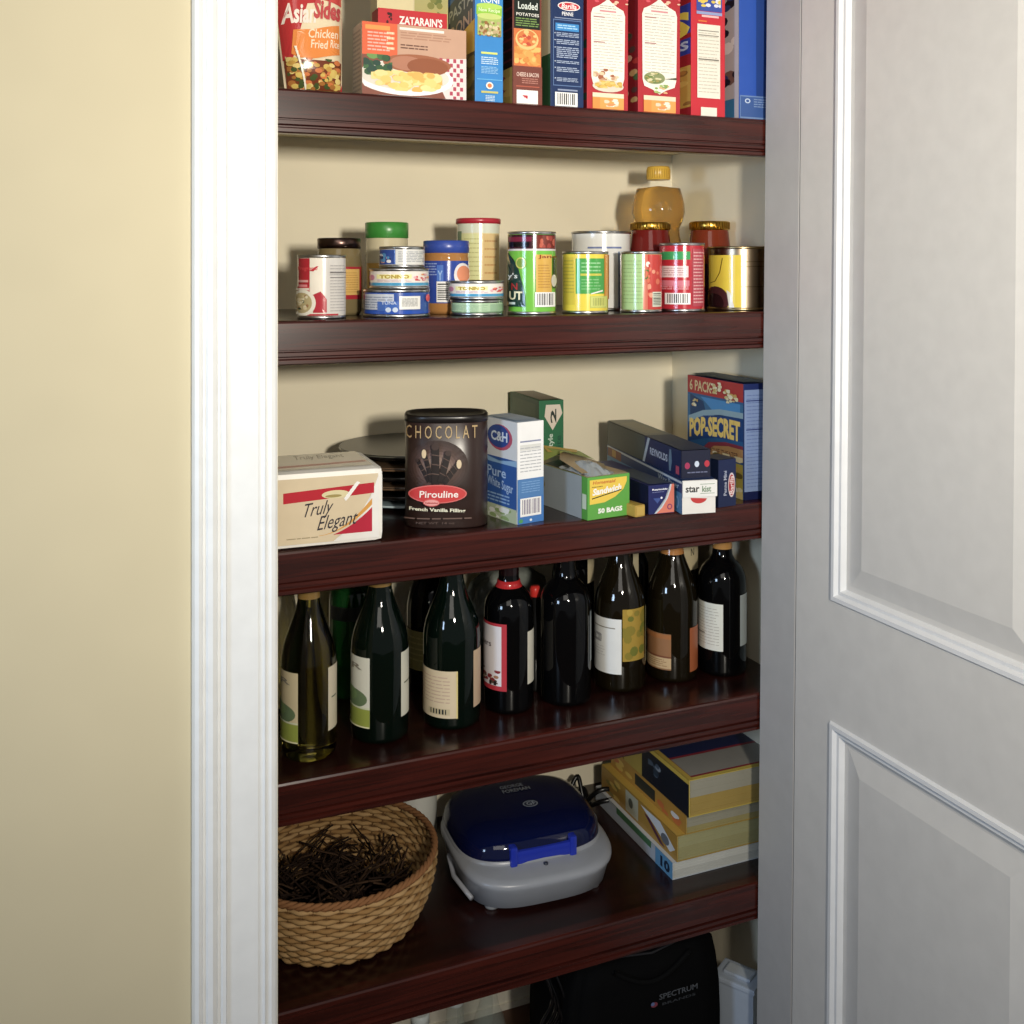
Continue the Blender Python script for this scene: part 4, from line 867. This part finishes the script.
def d_l4(m, S): m.lines(S, .08, .3, .85, .9, 8, '#c8a890', 4, .3); m.bars(S, .38, .07, .85, .2, 6, bg='#c8b890'); m.rect(S, .97, 0, 1, 1, '#e0cc80')
bottle('large dark bottle with a cream back label and barcode', 423, 480.5, 732, BUR, dark, None, [(.0, .60, 672, 719, '#dcc8a4', d_l4), (.87, 1.3, 655, 712, '#d0b494', None)])
c4, R4, rot4, _ = place_cyl(406, 456, gy=694, z=Z4)
bottle('dark bottle with an olive-tan label, tucked behind the cream-labelled bottle', 407, 458, 696, BUR, black, None, [(.0, .55, 633, 672, '#8a8048', lambda m, S: m.lines(S, .1, .2, .9, .9, 5, '#a89a5c', 3, .3))])
def d_l5(m, S):
    m.rect(S, .0, .0, 1, 1, '#c02838'); m.rect(S, 0, .07, .86, .96, '#dcd8dc'); m.text(S, 'ners', .1, .64, .55, .7, '#5a5058'); m.blobs(S, .0, .1, .84, .3, 24, ['#8a2830', '#c8a878', '#5a4838', '#a87858', '#d8c8b0'], .09, .03, 4, False); m.text(S, 'II', .5, .08, .72, .14, '#20181c')
bottle('dark red-wine bottle with a white and red label and red neck ribbon', 484, 533.5, 716, BOR, black, ('#1c0608', .215), [(.0, .46, 625, 692, '#c02838', d_l5), (.87, 1.3, 635, 688, '#dcd8c8', None)])
c5, R5, rot5, _ = place_cyl(484, 533.5, gy=716, z=Z4)
m = MB(); m.lathe([(R5*.70, .188), (R5*.56, .1945), (R5*.48, .201), (R5*.46, .206), (R5*.40, .206), (R5*.44, .195), (R5*.6, .188)], M('#c01c20', 'gloss'), cap=False)
nb = [o_ for o_ in bpy.data.objects if o_.get('label', '').startswith('dark red-wine bottle')][0]; m.build('neck_ribbon', nb)
bottle('plain black bottle with no label showing, middle of the row', 540, 591, 708, BOR, black, None, [(.97, 1.3, 617, 668, '#808c90', None)])
def d_l7(m, S): m.rect(S, .2, .82, .85, .84, '#8a8478'); m.blobs(S, .1, .55, .5, .7, 8, ['#b0b0ac', '#98989a'], .12, .04, 3); m.lines(S, .2, .3, .6, .5, 4, '#c0c0bc', 3, .2)
bottle('brown glass bottle with a large white label and golden back label', 594.5, 645.5, 694, BUR, brownish, None, [(.0, .53, 620, 675, '#e4e4e0', d_l7), (.55, .96, 610, 662, '#a8881c', lambda m, S: m.blobs(S, .0, .0, 1, 1, 16, ['#8a7a18', '#b89828', '#6e7018'], .2, .12, 4, False)), (.99, 1.3, 612, 668, '#b0ac80', None)])
def d_l8(m, S): m.rect(S, 0, .34, 1, .38, '#7a4428'); m.rect(S, 0, .04, 1, .33, '#c8a878'); m.lines(S, .1, .08, .9, .3, 4, '#a07848', 3, .4); m.rect(S, 0, .86, 1, .98, '#a86830')
bottle('slim bottle with brown and copper labels, second from the right wall', 647, 697.5, 684, BUR, brownish, ('#b87830', .214), [(.0, .48, 635, 671, '#98683e', d_l8), (.84, 1.3, 630, 674, '#a8582a', None)])
def d_l9(m, S): m.lines(S, .1, .1, .9, .92, 13, '#b8b4a8', 4, .25); m.rect(S, .1, .33, .5, .35, '#6a665c')
bottle('dark bottle with an off-white text label, at the right end of the row', 698, 746.5, 678, BOR, black, ('#b8843c', .216), [(.0, .52, 605, 652, '#dcdcd0', d_l9), (.86, 1.3, 597, 648, '#98a0a0', None)])
# back row
def back(label, x, Y, prof, mat, labs, foil=None, h=.297):
    c, R, rot, _ = place_cyl(x-24, x+24, Yc=Y); R = .038
    bottle(label, x-24, x+24, None, prof, mat, foil, labs, center=(c, R, rot), h=h)
back('bright green glass bottle with a black collar, half hidden in the back row', 352, .27, BOR, bglass('green_glass', '', '#0a4a1c', .6), [(.05, .9, 608, 622, '#101414', None)])
back('black bottle in the back row between the plain black and white-labelled bottles', 573, .25, BOR, black, [(.84, 1.0, 552, 585, '#c8b890', None)])
back('black bottle in the back row showing a sliver of cream label', 628, .25, BOR, black, [(.62, .75, 540, 578, '#b8ac88', None)])
back('black bottle in the back row with a cream neck label', 678, .24, BOR, black, [(.62, .98, 535, 571, '#c8b890', lambda m, S: m.text(S, 'N', .4, .4, .6, .6, '#4a4438'))])
# crumpled clear bags behind the bottles
def crumple(label, x0, x1, y0, y1, Y, col, alpha, seed, cat='bag', D=.05):
    a = atY(x0, y1, Y); b = atY(x1, y0, Y); rd = random.Random(seed); w = b.x-a.x; h = b.z-Z4-.001
    bm = bmesh.new(); bmesh.ops.create_icosphere(bm, subdivisions=4, radius=1)
    ph = [[rd.uniform(0, 6) for _ in range(3)] for _ in range(7)]
    for v in bm.verts:
        p = v.co.copy(); k = 1
        for i, q in enumerate(ph): f = 2+i*1.7; k += .07/(1+i*.35)*abs(math.sin(p.x*f+q[0])*math.sin(p.y*f+q[1])+math.sin(p.z*f+q[2]))
        v.co = Vector((p.x*k*w/2.3+w/2, p.y*k*D/1.15, p.z*k*h/2.35+h*.5))
    zm = min(v.co.z for v in bm.verts)
    for v in bm.verts: v.co.z -= zm
    m = MB(); m.mi(film('crumpled_'+col[1:], col, alpha, .12)); m.add_bm(bm); o = m.build('plastic_bag', None, (a.x, Y, Z4+.001)); tag(o, label, cat)
crumple('crumpled clear plastic bag behind the red-ribbon bottle', 466, 548, 562, 600, .345, '#8a9088', .8, 4, D=.03)
crumple('crumpled cream plastic bag behind the olive bottle by the casing', 262, 300, 585, 600, .24, '#d8ccb0', .9, 9, D=.04)
m = MB(); m.lathe([(.0, 0), (.008, 0), (.009, .002), (.009, .014), (.007, .018), (0, .018)], M('#e02418', 'plastic'), seg=18)
cR = atY(535, 596, .165)
m2 = MB(); m2.lathe([(0, 0), (.016, 0), (.017, .004), (.017, cR.z-Z4-.045), (.009, cR.z-Z4-.02), (.008, cR.z-Z4)], M('#141414', 'bottle'), seg=24)
o = empty('small_bottle', (cR.x, .165, Z4+.0005), 0, 'slim dark bottle with a red cap between two black bottles', 'bottle'); m2.build('bottle_body', o)
cp = m.build('cap', o, (0, 0, cR.z-Z4-.001))
# ------------------------------------------------------------------ shelf 5: basket
def basket():
    a = ground(425, 900, Z5); zr = Z5+.108
    # rim ellipse in world: fit from rim points on plane zr
    P = [ground(434, 838, zr), ground(386, 801, zr), ground(315, 908, zr)]
    # centre by circle through 3 points
    (x1, y1, _), (x2, y2, _), (x3, y3, _) = P
    d = 2*(x1*(y2-y3)+x2*(y3-y1)+x3*(y1-y2))
    ux = ((x1*x1+y1*y1)*(y2-y3)+(x2*x2+y2*y2)*(y3-y1)+(x3*x3+y3*y3)*(y1-y2))/d
    uy = ((x1*x1+y1*y1)*(x3-x2)+(x2*x2+y2*y2)*(x1-x3)+(x3*x3+y3*y3)*(x2-x1))/d
    R = math.hypot(x1-ux, y1-uy); print('BASKET', ux, uy, R, uy-R)
    H = .112
    o = empty('wicker_basket', (ux, uy, Z5+.0005), 0, 'round tan wicker basket at the left end beside the grill', 'basket')
    r0 = R*.79
    prof = lambda t: r0+(R-r0)*(1-(1-t)**2.1)
    rows = 15; n = 52; tan = []
    mats = [M('#b08a54', 'matte'), M('#a27a44', 'matte'), M('#bc9660', 'matte')]
    m = MB()
    for k in range(rows):
        t = (k+.5)/rows; z = t*(H-.012)+.003; rr = prof(t); pts = []
        N = n*4
        for i in range(N):
            an = 2*PI*i/N; rad = rr+.0028*math.sin(n*an/2*1.0+PI*k)
            pts.append((rad*math.cos(an), rad*math.sin(an), z+.0005*math.sin(3*an+k)))
        m.tube(pts, .0037, mats[k % 3], seg=6, closed=True)
    for i in range(n):
        an = 2*PI*(i+.5)/n; m.tube([((prof(t)-.0005)*math.cos(an), (prof(t)-.0005)*math.sin(an), .002+t*(H-.012)) for t in [j/6 for j in range(7)]], .0016, M('#6e4e28', 'matte'), seg=5)
    m.lathe([(0, .002), (r0*1.0, .002)], M('#8a6838', 'matte'))
    m.lathe([(prof(j/8)-.0002, .004+(H-.014)*j/8) for j in range(9)], M('#6a4c2a', 'matte'), seg=60, cap=False); m.build('woven_body', o)
    m = MB(); N = 160
    for q in range(3):
        pts = []
        for i in range(N):
            an = 2*PI*i/N; ph = an*26+q*2*PI/3; pts.append(((R+.003*math.cos(ph))*math.cos(an), (R+.003*math.cos(ph))*math.sin(an), H-.004+.003*math.sin(ph)))
        m.tube(pts, .0032, M('#94643a', 'matte'), seg=6, closed=True)
    m.build('braided_rim', o)
    m = MB(); rd = random.Random(2)
    for i in range(420):
        an = rd.uniform(0, 2*PI); q = math.sqrt(rd.random())*r0*.98; an2 = an+rd.uniform(-.5, .5); p = Vector((q*math.cos(an), q*math.sin(an), .01+rd.uniform(0, .035))); L = rd.uniform(.03, .07); di = Vector((math.cos(an2*3), math.sin(an2*3), rd.uniform(-.1, .8)))
        e = p+di*L; 
        rmax = r0*.98+ .02*0
        q2 = math.hypot(e.x, e.y)
        if q2 > rmax: e.x *= rmax/q2; e.y *= rmax/q2
        e.z = max(.006, min(e.z, H*.66))
        m.tube([p, (p+e)/2+Vector((0, 0, .004)), e], .0016, M('#2a1c14' if rd.random() < .6 else '#443020', 'matte'), seg=4)
    st = m.build('straw_filling', None, (ux, uy, Z5+.006)); tag(st, 'dark dry straw filling lying inside the wicker basket', 'straw'); st['kind'] = 'stuff'
basket()
# grill
def grill():
    zt = Z5+.02
    f1 = ground(480, 903, Z5); 
    A = ground(484, 905, Z5); B = ground(598, 877, Z5)
    # plan centre and size from photo silhouettes at mid height
    zc = Z5+.055
    Lp = ground(446, 808, zc); Rp = ground(611, 850, zc)
    r = math.atan2(B.y-A.y, B.x-A.x)
    print('GRILL', A, B, Lp, Rp, math.degrees(r))
    rot = math.radians(-3)
    fr = (A+B)/2; w = .268
    ux = Vector((math.cos(rot), math.sin(rot), 0)); uy = Vector((-math.sin(rot), math.cos(rot), 0))
    dpt = .262
    base = ground(553, 911, Z5)
    c = base+uy*(dpt/2)
    c = Vector((c.x, c.y, Z5))
    o = empty('contact_grill', (c.x, c.y, Z5+.0005), rot, 'silver electric grill with a translucent dark blue lid', 'grill')
    sil = M('#94979e', 'plastic')
    def ring(a, b, n, z, cy=0, yb=1.0, dz=None):
        out = []
        for i in range(72):
            an = 2*PI*i/72; ca, sa = math.cos(an), math.sin(an)
            x = a*math.copysign(abs(ca)**n, ca); y = b*math.copysign(abs(sa)**n, sa)
            if y > 0: y *= yb
            zz = z+(dz(x, y) if dz else 0); out.append((x, y+cy, zz))
        return out
    def loft(m, rings, mat, capb=True, capt=True):
        vs = [p for rg in rings for p in rg]; n = 72; fs = []
        for j in range(len(rings)-1):
            for i in range(n): k = (i+1) % n; fs.append((j*n+i, j*n+k, (j+1)*n+k, (j+1)*n+i))
        m.add(vs, fs, mat, True)
        if capb: m.add(rings[0], [tuple(range(n))], mat)
        if capt: m.add(rings[-1], [tuple(range(n))], mat)
    a, b = w/2, dpt/2
    m = MB()
    dz = lambda x, y: .006*(-y/b) * 0 - .010*max(0, -y/b)**2
    loft(m, [ring(a*.88, b*.88, .62, .006), ring(a*.92, b*.92, .6, .009), ring(a*.97, b*.97, .58, .045, dz=dz), ring(a, b, .58, .052, dz=dz), ring(a, b, .58, .056, dz=dz), ring(a*.985, b*.985, .58, .060, dz=dz), ring(a*.93, b*.93, .6, .0635, dz=dz), ring(a*.6, b*.6, .7, .066, dz=dz)], sil)
    m.build('lower_housing', o)
    for sx in (-1, 1):
        for sy in (-1, 1):
            m = MB(); m.lathe([(0, 0), (.011, 0), (.012, .003), (.010, .008)], M('#8a8c90', 'plastic'), c=(sx*a*.66, sy*b*.66, 0), seg=18); m.build('foot', o)
    # silver band ring round the lid
    cy = b*.16
    m = MB(); loft(m, [ring(a*.965, b*.86, .62, .058, cy), ring(a*.962, b*.857, .62, .066, cy), ring(a*.92, b*.82, .62, .068, cy)], sil, False, False); m.build('lid_frame', o)
    bl = MC.setdefault('bluelid', glass('translucent_blue_plastic', '#071240', .06, .15)); 
    m = MB(); loft(m, [ring(a*.95, b*.845, .62, .064, cy), ring(a*.935, b*.835, .62, .080, cy), ring(a*.87, b*.77, .62, .094, cy), ring(a*.76, b*.66, .65, .101, cy), ring(a*.5, b*.42, .7, .105, cy), ring(a*.15, b*.12, .8, .106, cy)], bl, False)
    ld = m.build('lid', o)
    # darker plate seen inside the lid: rear dark area
    m = MB(); T = lambda u, v, e: ((u-.5)*2*a, cy+(v-.5)*2*b, .1065+e)
    m.text(T, 'GEORGE', .42, .66, .58, .70, '#8a9098'); m.text(T, 'FOREMAN', .42, .60, .61, .645, '#8a9098')
   
    m.build('lid_lettering', ld); m = MB(); m.ell(T, .54, .42, .05, .04, '#9aa2ac'); m.ell(T, .54, .42, .042, .032, '#0c1838'); m.text(T, 'GF', .515, .40, .575, .445, '#a8b0b8'); m.build('lid_emblem', ld)
    # handle
    bh = glass('bright_blue_plastic', '#1c38c4', .1, .25)
    m = MB(); yf = cy-b*.83
    m.box(-.052, yf-.004, .060, .052, yf+.034, .082, bh, bev=.006); m.box(-.058, yf-.006, .056, -.046, yf+.036, .090, bh, bev=.004); m.box(.046, yf-.006, .056, .058, yf+.036, .090, bh, bev=.004); m.box(-.056, yf+.026, .07, .056, yf+.04, .098, bh, bev=.005)
    m.build('handle', ld)
    m = MB(); m.lathe([(0, 0), (.004, 0), (.004, .003), (0, .004)], M('#2a3040', 'plastic'), c=(0, yf-.012, .0635-.006), seg=16); m.build('indicator_light', o)
    m = MB(); m.tube([(-a*.95, b*.2, .03), (-a*1.0, -b*.2, .024), (-a*.90, -b*.62, .016)], .004, M('#9a9ca4', 'plastic')); m.build('side_clip', o)
    return c
gc = grill()
# power cord
m = MB(); q = [ground(575, 782, Z5+.02), ground(592, 778, Z5+.03), ground(604, 772, Z5+.035), ground(612, 790, Z5+.012)]
pts = []
p0 = atY(572, 778, .33); 
for i in range(40):
    t = i/39; pts.append((fx(566, .34)+t*.10+.012*math.sin(t*9), .345-.03*t+.02*math.sin(t*7), Z5+.006+.045*abs(math.sin(t*PI*2.2))*(1-t*.3)))
m.tube(pts, .0045, M('#0c0c0e', 'plastic')); pts2 = [(p[0]+.006, p[1]-.012, Z5+.005+(p[2]-Z5)*.5) for p in pts]; m.tube(pts2, .0045, M('#0c0c0e', 'plastic'))
tag(m.build('power_cord', None), 'black power cord bunched behind the grill by the books', 'cord')
# white canister behind grill
c = atY(427, 805, .30)
m = MB(); hC = .10; m.lathe([(0, 0), (.034, 0), (.036, .003), (.036, hC-.004), (.034, hC), (0, hC)], M('#d8d8d0', 'plastic'), seg=40)
tag(m.build('white_canister', None, (fx(417, .365), .365, Z5+.0005)), 'plain white canister half hidden behind the grill and basket', 'canister')
# books
def books():
    A = ground(672.6, 880.3, Z5); B = ground(758.7, 858, Z5); Cc = ground(594, 799, Z5)
    r = math.atan2(B.y-A.y, B.x-A.x); r2 = math.atan2(Cc.y-A.y, Cc.x-A.x)-PI/2; print('BOOKS', A, B, Cc, math.degrees(r), math.degrees(r2), (Cc-A).length)
    rot = (r+r2)/2; tA = (ZC-Z5)*F/(880.3-HY); pm = tA/F
    D = min((Cc-A).length*.97, .30)
    def book(label, px, zb, thick_px, w, d, cover, pages, dr, grp=None, drot=0):
        z = zb
        th = thick_px*pm
        p = ground(px[0], px[1], z)
        o = empty('paperback_book', (p.x, p.y, z+.0003), rot+math.radians(drot), label, 'book', grp)
        cv = .0012
        m = MB(); m.box(0, 0, 0, w, d, cv, cover); m.box(0, 0, th-cv, w, d, th, cover); m.box(0, 0, cv, .0015, d, th-cv, cover)
        if dr: dr(m, SL(d, th), ST(w, d, th), d, w, th)
        m.build('cover', o)
        m = MB()
        n = 10
        for i in range(n):
            z0 = cv+(th-2*cv)*i/n; z1 = cv+(th-2*cv)*(i+1)/n; ins = .0015+.0006*(i % 2)
            m.box(.0015, ins, z0, w-ins, d-ins, z1, M(pages[0] if i < n*pages[2] else pages[1], 'matte'))
        m.build('pages', o)
        return z+th+.0006
    lim = (XSW-.004)
    W = .215
    def dc(m, L, T, d, w, th): 
        m.rect(L, .8, 0, 1, 1, '#5a9ac8'); m.text(L, '10', .86, .15, .97, .8, '#203048', bold=.05); m.rect(L, .0, 0.1, .8, .8, '#b8c0cc'); m.rect(L, .3, .6, .75, 1, '#4a7a50')
        m.rect(T, 0, 0, 1, 1, '#c8ccd0')
    z = book('white catalogue with a blue spine end, at the bottom of the phone book stack', (672.6, 880.3), Z5, 17, W+.01, D, M('#b4bac0'), ('#b0b0a8', '#bcbcb4', .5), dc)
    def dy1(m, L, T, d, w, th):
        m.rect(L, 0, 0, 1, 1, '#b08426'); m.poly(L, [(.55, .9), (.72, .6), (.92, .15), (.98, .4), (.8, .95)], '#d8dce0'); m.ell(L, .86, .45, .05, .2, '#6a7078'); m.rect(L, .35, .1, .52, .95, '#b8b498'); m.ell(L, .42, .55, .03, .2, '#5a5a48'); m.poly(L, [(.6, .7), (.66, .7), (.86, .1), (.8, .1)], '#5a2c44'); m.blobs(L, .05, .1, .3, .9, 10, ['#b07c20', '#d8b040', '#8a7a28'], .05, .12, 3); m.rect(T, 0, 0, 1, 1, '#c8a030')
    z = book('yellow phone book with a picture spine, second from the bottom', (677, 862.5), z, 26, W, D*.97, M('#a8862c'), ('#969060', '#9a9668', .5), dy1, 'yellow phone books')
    def dy2(m, L, T, d, w, th):
        m.rect(L, 0, 0, 1, 1, '#b88626'); m.rect(L, .35, .2, .62, .8, '#28302c'); m.blobs(L, .05, .1, .35, .9, 8, ['#c8702c', '#d8b040'], .05, .15, 4); m.blobs(L, .65, .1, .95, .6, 8, ['#d8d8d8', '#c86a2c', '#7a8a90'], .04, .15, 6); m.rect(T, 0, 0, 1, 1, '#c8a030')
    z = book('yellow phone book with a black spot on its spine, under the top book', (686, 835), z, 20, W*.93, D*.95, M('#a8862c'), ('#968a54', '#94907c', .3), dy2, 'yellow phone books')
    def dt(m, L, T, d, w, th):
        m.rect(L, .0, 0, .3, 1, '#b89c34'); m.rect(L, .3, .0, 1, .9, '#161c28'); m.rect(L, .0, .88, 1, 1, '#d0b030'); m.blobs(L, .4, .3, .9, .8, 8, ['#48586a', '#8a94a0', '#283848'], .04, .08, 4)
        m.rect(T, 0, 0, 1, 1, '#1c2650'); m.rect(T, 0, 0, 1, .03, '#c8b038'); m.rect(T, .02, .03, 1, .36, '#8c2030'); m.rect(T, .05, .05, 1, .33, '#8c8880'); m.rect(T, .0, .0, .045, 1, '#c0a030')
    book('thick navy and yellow phone book with a red-bordered panel, topmost of its stack', (689, 818), z, 37, W*.9, D*.8, M('#c0a838'), ('#a0863c', '#989482', .5), dt)
books()
# ------------------------------------------------------------------ floor items
def water(x, Y, hh=.275):
    X = fx(x, Y); R = .031
    o = empty('water_bottle', (X, Y, .0005), 0, 'clear plastic water bottle standing on the closet floor', 'bottle', 'water bottles on the floor')
    pr = [(0, .0), (R*.8, 0), (R, .008)]
    for i in range(12): pr.append((R*(1 if i % 2 else .965), .02+i*.0105))
    pr += [(R, .165), (R*.95, .185), (R*.78, .205), (R*.56, .222), (R*.46, .235), (R*.42, hh-.012)]
    m = MB(); m.lathe(pr, film('clear_bottle_plastic', '#a8b8ac', .16, .04), seg=30); m.build('bottle_body', o)
    m = MB(); m.lathe([(R*.42, hh-.016), (R*.47, hh-.015), (R*.47, hh-.001), (R*.42, hh), (0, hh)], M('#c8d0cc', 'plastic'), seg=24); m.build('cap', o)
for x, Y in ((489, .12), (455, .10), (420, .08), (475, .215), (510, .22-.02)): 
    if x != 510: water(x, Y)
# black bag
def bag():
    Y = .05; X0 = fx(572, Y); X1 = fx(724, Y); zt = zy(650, 925, Y+.05)
    zt = min(zt, Z5-TH-.012); w = X1-X0; d = .18
    o = empty('tote_bag', (X0, Y, .0005), 0, 'black soft cooler bag standing on the floor under the lowest shelf', 'bag')
    m = MB(); bm = bmesh.new(); bmesh.ops.create_cube(bm, size=1)
    for v in bm.verts: v.co = Vector((w/2+v.co.x*w, d/2+v.co.y*d, zt/2+v.co.z*zt))
    bmesh.ops.subdivide_edges(bm, edges=list(bm.edges), cuts=5, use_grid_fill=True)
    for v in bm.verts:
        x, y, z = v.co; ux, uy, uz = 2*x/w-1, 2*y/d-1, 2*z/zt-1
        v.co.y += .010*(1-ux*ux)*(-1 if uy < 0 else 1)*(abs(uy) > .99)*(1-uz*uz)*(0 if z < .001 else 1)*.8
        v.co.x -= .02*max(0, uz)**2*(ux); v.co.z -= .006*(abs(ux) > .9)*(uz > .99)
    bmesh.ops.bevel(bm, geom=[e for e in bm.edges if len(e.link_faces) == 2 and e.calc_face_angle(0) > 1.0], offset=.012, segments=3, affect='EDGES')
    m.mi(M('#060607', 'cloth')); m.add_bm(bm, True); m.build('bag_body', o)
    S = lambda u, v, e: (u*w, -.0105-e, v*zt)
    vv = lambda y: (zy(670, y, Y)-0)/zt; uu = lambda x: (fx(x, Y)-X0)/w
    m = MB(); m.text(S, 'SPECTRUM', uu(656), vv(992), uu(694), vv(986.5), '#4e5258'); m.text(S, 'BRANDS', uu(659), vv(998), uu(692), vv(995.5), '#34373c'); m.ell(S, uu(651), vv(995), .022, .014, '#7a3444'); m.ell(S, uu(649.5), vv(994), .012, .01, '#5a6a98'); m.build('printed_logo', o)
    m = MB(); m.tube([(w*.25+.5*w*i/20, -.006-.004*math.sin(PI*i/20), zt*.93-.03*math.sin(PI*i/20)) for i in range(21)], .004, M('#0a0a0b', 'cloth')); m.build('handle', o)
    m = MB()
    m.tube([(.01, d*.1, zt-.004), (w*.5, -.004, zt-.008), (w-.012, d*.1, zt-.004)], .0022, M('#1c1c20', 'plastic')); m.build('zip', o)
bag()
# cables
m = MB(); rd = random.Random(5); Yq = .10; xc = fx(553, Yq)
for k in range(5):
    ph = rd.uniform(0, 6); pts = [(xc+(k-2)*.006+.008*math.sin(i*.45+ph), Yq+.008*math.cos(i*.5+ph)-.01*k*0, .004+.0095*i) for i in range(31)]
    m.tube(pts, .0032, M('#0e0e10', 'gloss'), seg=7)
tag(m.build('cable_bundle', None), 'tangle of glossy black cables standing beside the black bag', 'cable')
# white tub
X0 = fx(748, .06); m = MB()
o = empty('storage_tub', (X0, .045, .0005), math.radians(32), 'white plastic storage tub right of the black bag', 'tub')
ht = zy(745, 985, .06)
wt = min(.12, XSW-X0-.012)
def tubring(s, z): return None
m.prism([(0, 0), (wt, 0), (wt, .07), (0, .07)], 'z', 0, ht-.01, M('#a8b4c4', 'plastic')); m.build('tub_body', o)
m = MB(); m.box(-.004, -.004, ht-.01, wt+.003, .074, ht, M('#b0bccc', 'plastic'), bev=.003); m.box(.01, .01, ht, wt-.01, .06, ht+.006, M('#c4ccd4', 'plastic'), bev=.003); m.build('lid', o)

# ------------------------------------------------------------------ camera and light
cam = bpy.data.cameras.new('camera'); co = bpy.data.objects.new('camera', cam); COL.objects.link(co); scene.camera = co
co.location = (0, -PZ, ZC); co.rotation_euler = (PI/2, 0, -math.atan2(SS, CC)); cam.sensor_width = 36; cam.sensor_fit = 'HORIZONTAL'; cam.lens = 36*F/1024
cam.shift_y = -(512-HY)/1024; cam.clip_start = .01
def area(name, loc, target, size, power, col, sy=None, spread=PI):
    l = bpy.data.lights.new(name, 'AREA'); l.energy = power; l.spread = spread; l.size = size; l.color = col
    if sy: l.shape = 'RECTANGLE'; l.size_y = sy
    o = bpy.data.objects.new(name, l); COL.objects.link(o); o.location = loc
    o.rotation_euler = (Vector(target)-Vector(loc)).to_track_quat('-Z', 'Y').to_euler(); return o
area('key_light', (.34, -1.80, 1.54), (.80, .1, 1.72), .10, 12.8, (1, .93, .80), .14, math.radians(110))
area('ceiling_light', (-.3, -2.2, 2.42), (.4, 0, 1.2), 1.1, 11, (1, .95, .86))
area('window_light', (-1.9, -1.45, 1.45), (1.15, .0, 1.1), .5, 4.2, (.55, .74, 1), None, math.radians(70))
w = bpy.data.worlds.new('room_ambient'); scene.world = w; w.use_nodes = True
w.node_tree.nodes['Background'].inputs[0].default_value = (.95, .97, 1, 1); w.node_tree.nodes['Background'].inputs[1].default_value = .17
scene.view_settings.view_transform = 'Standard'; scene.view_settings.look = 'None'; scene.view_settings.exposure = 0
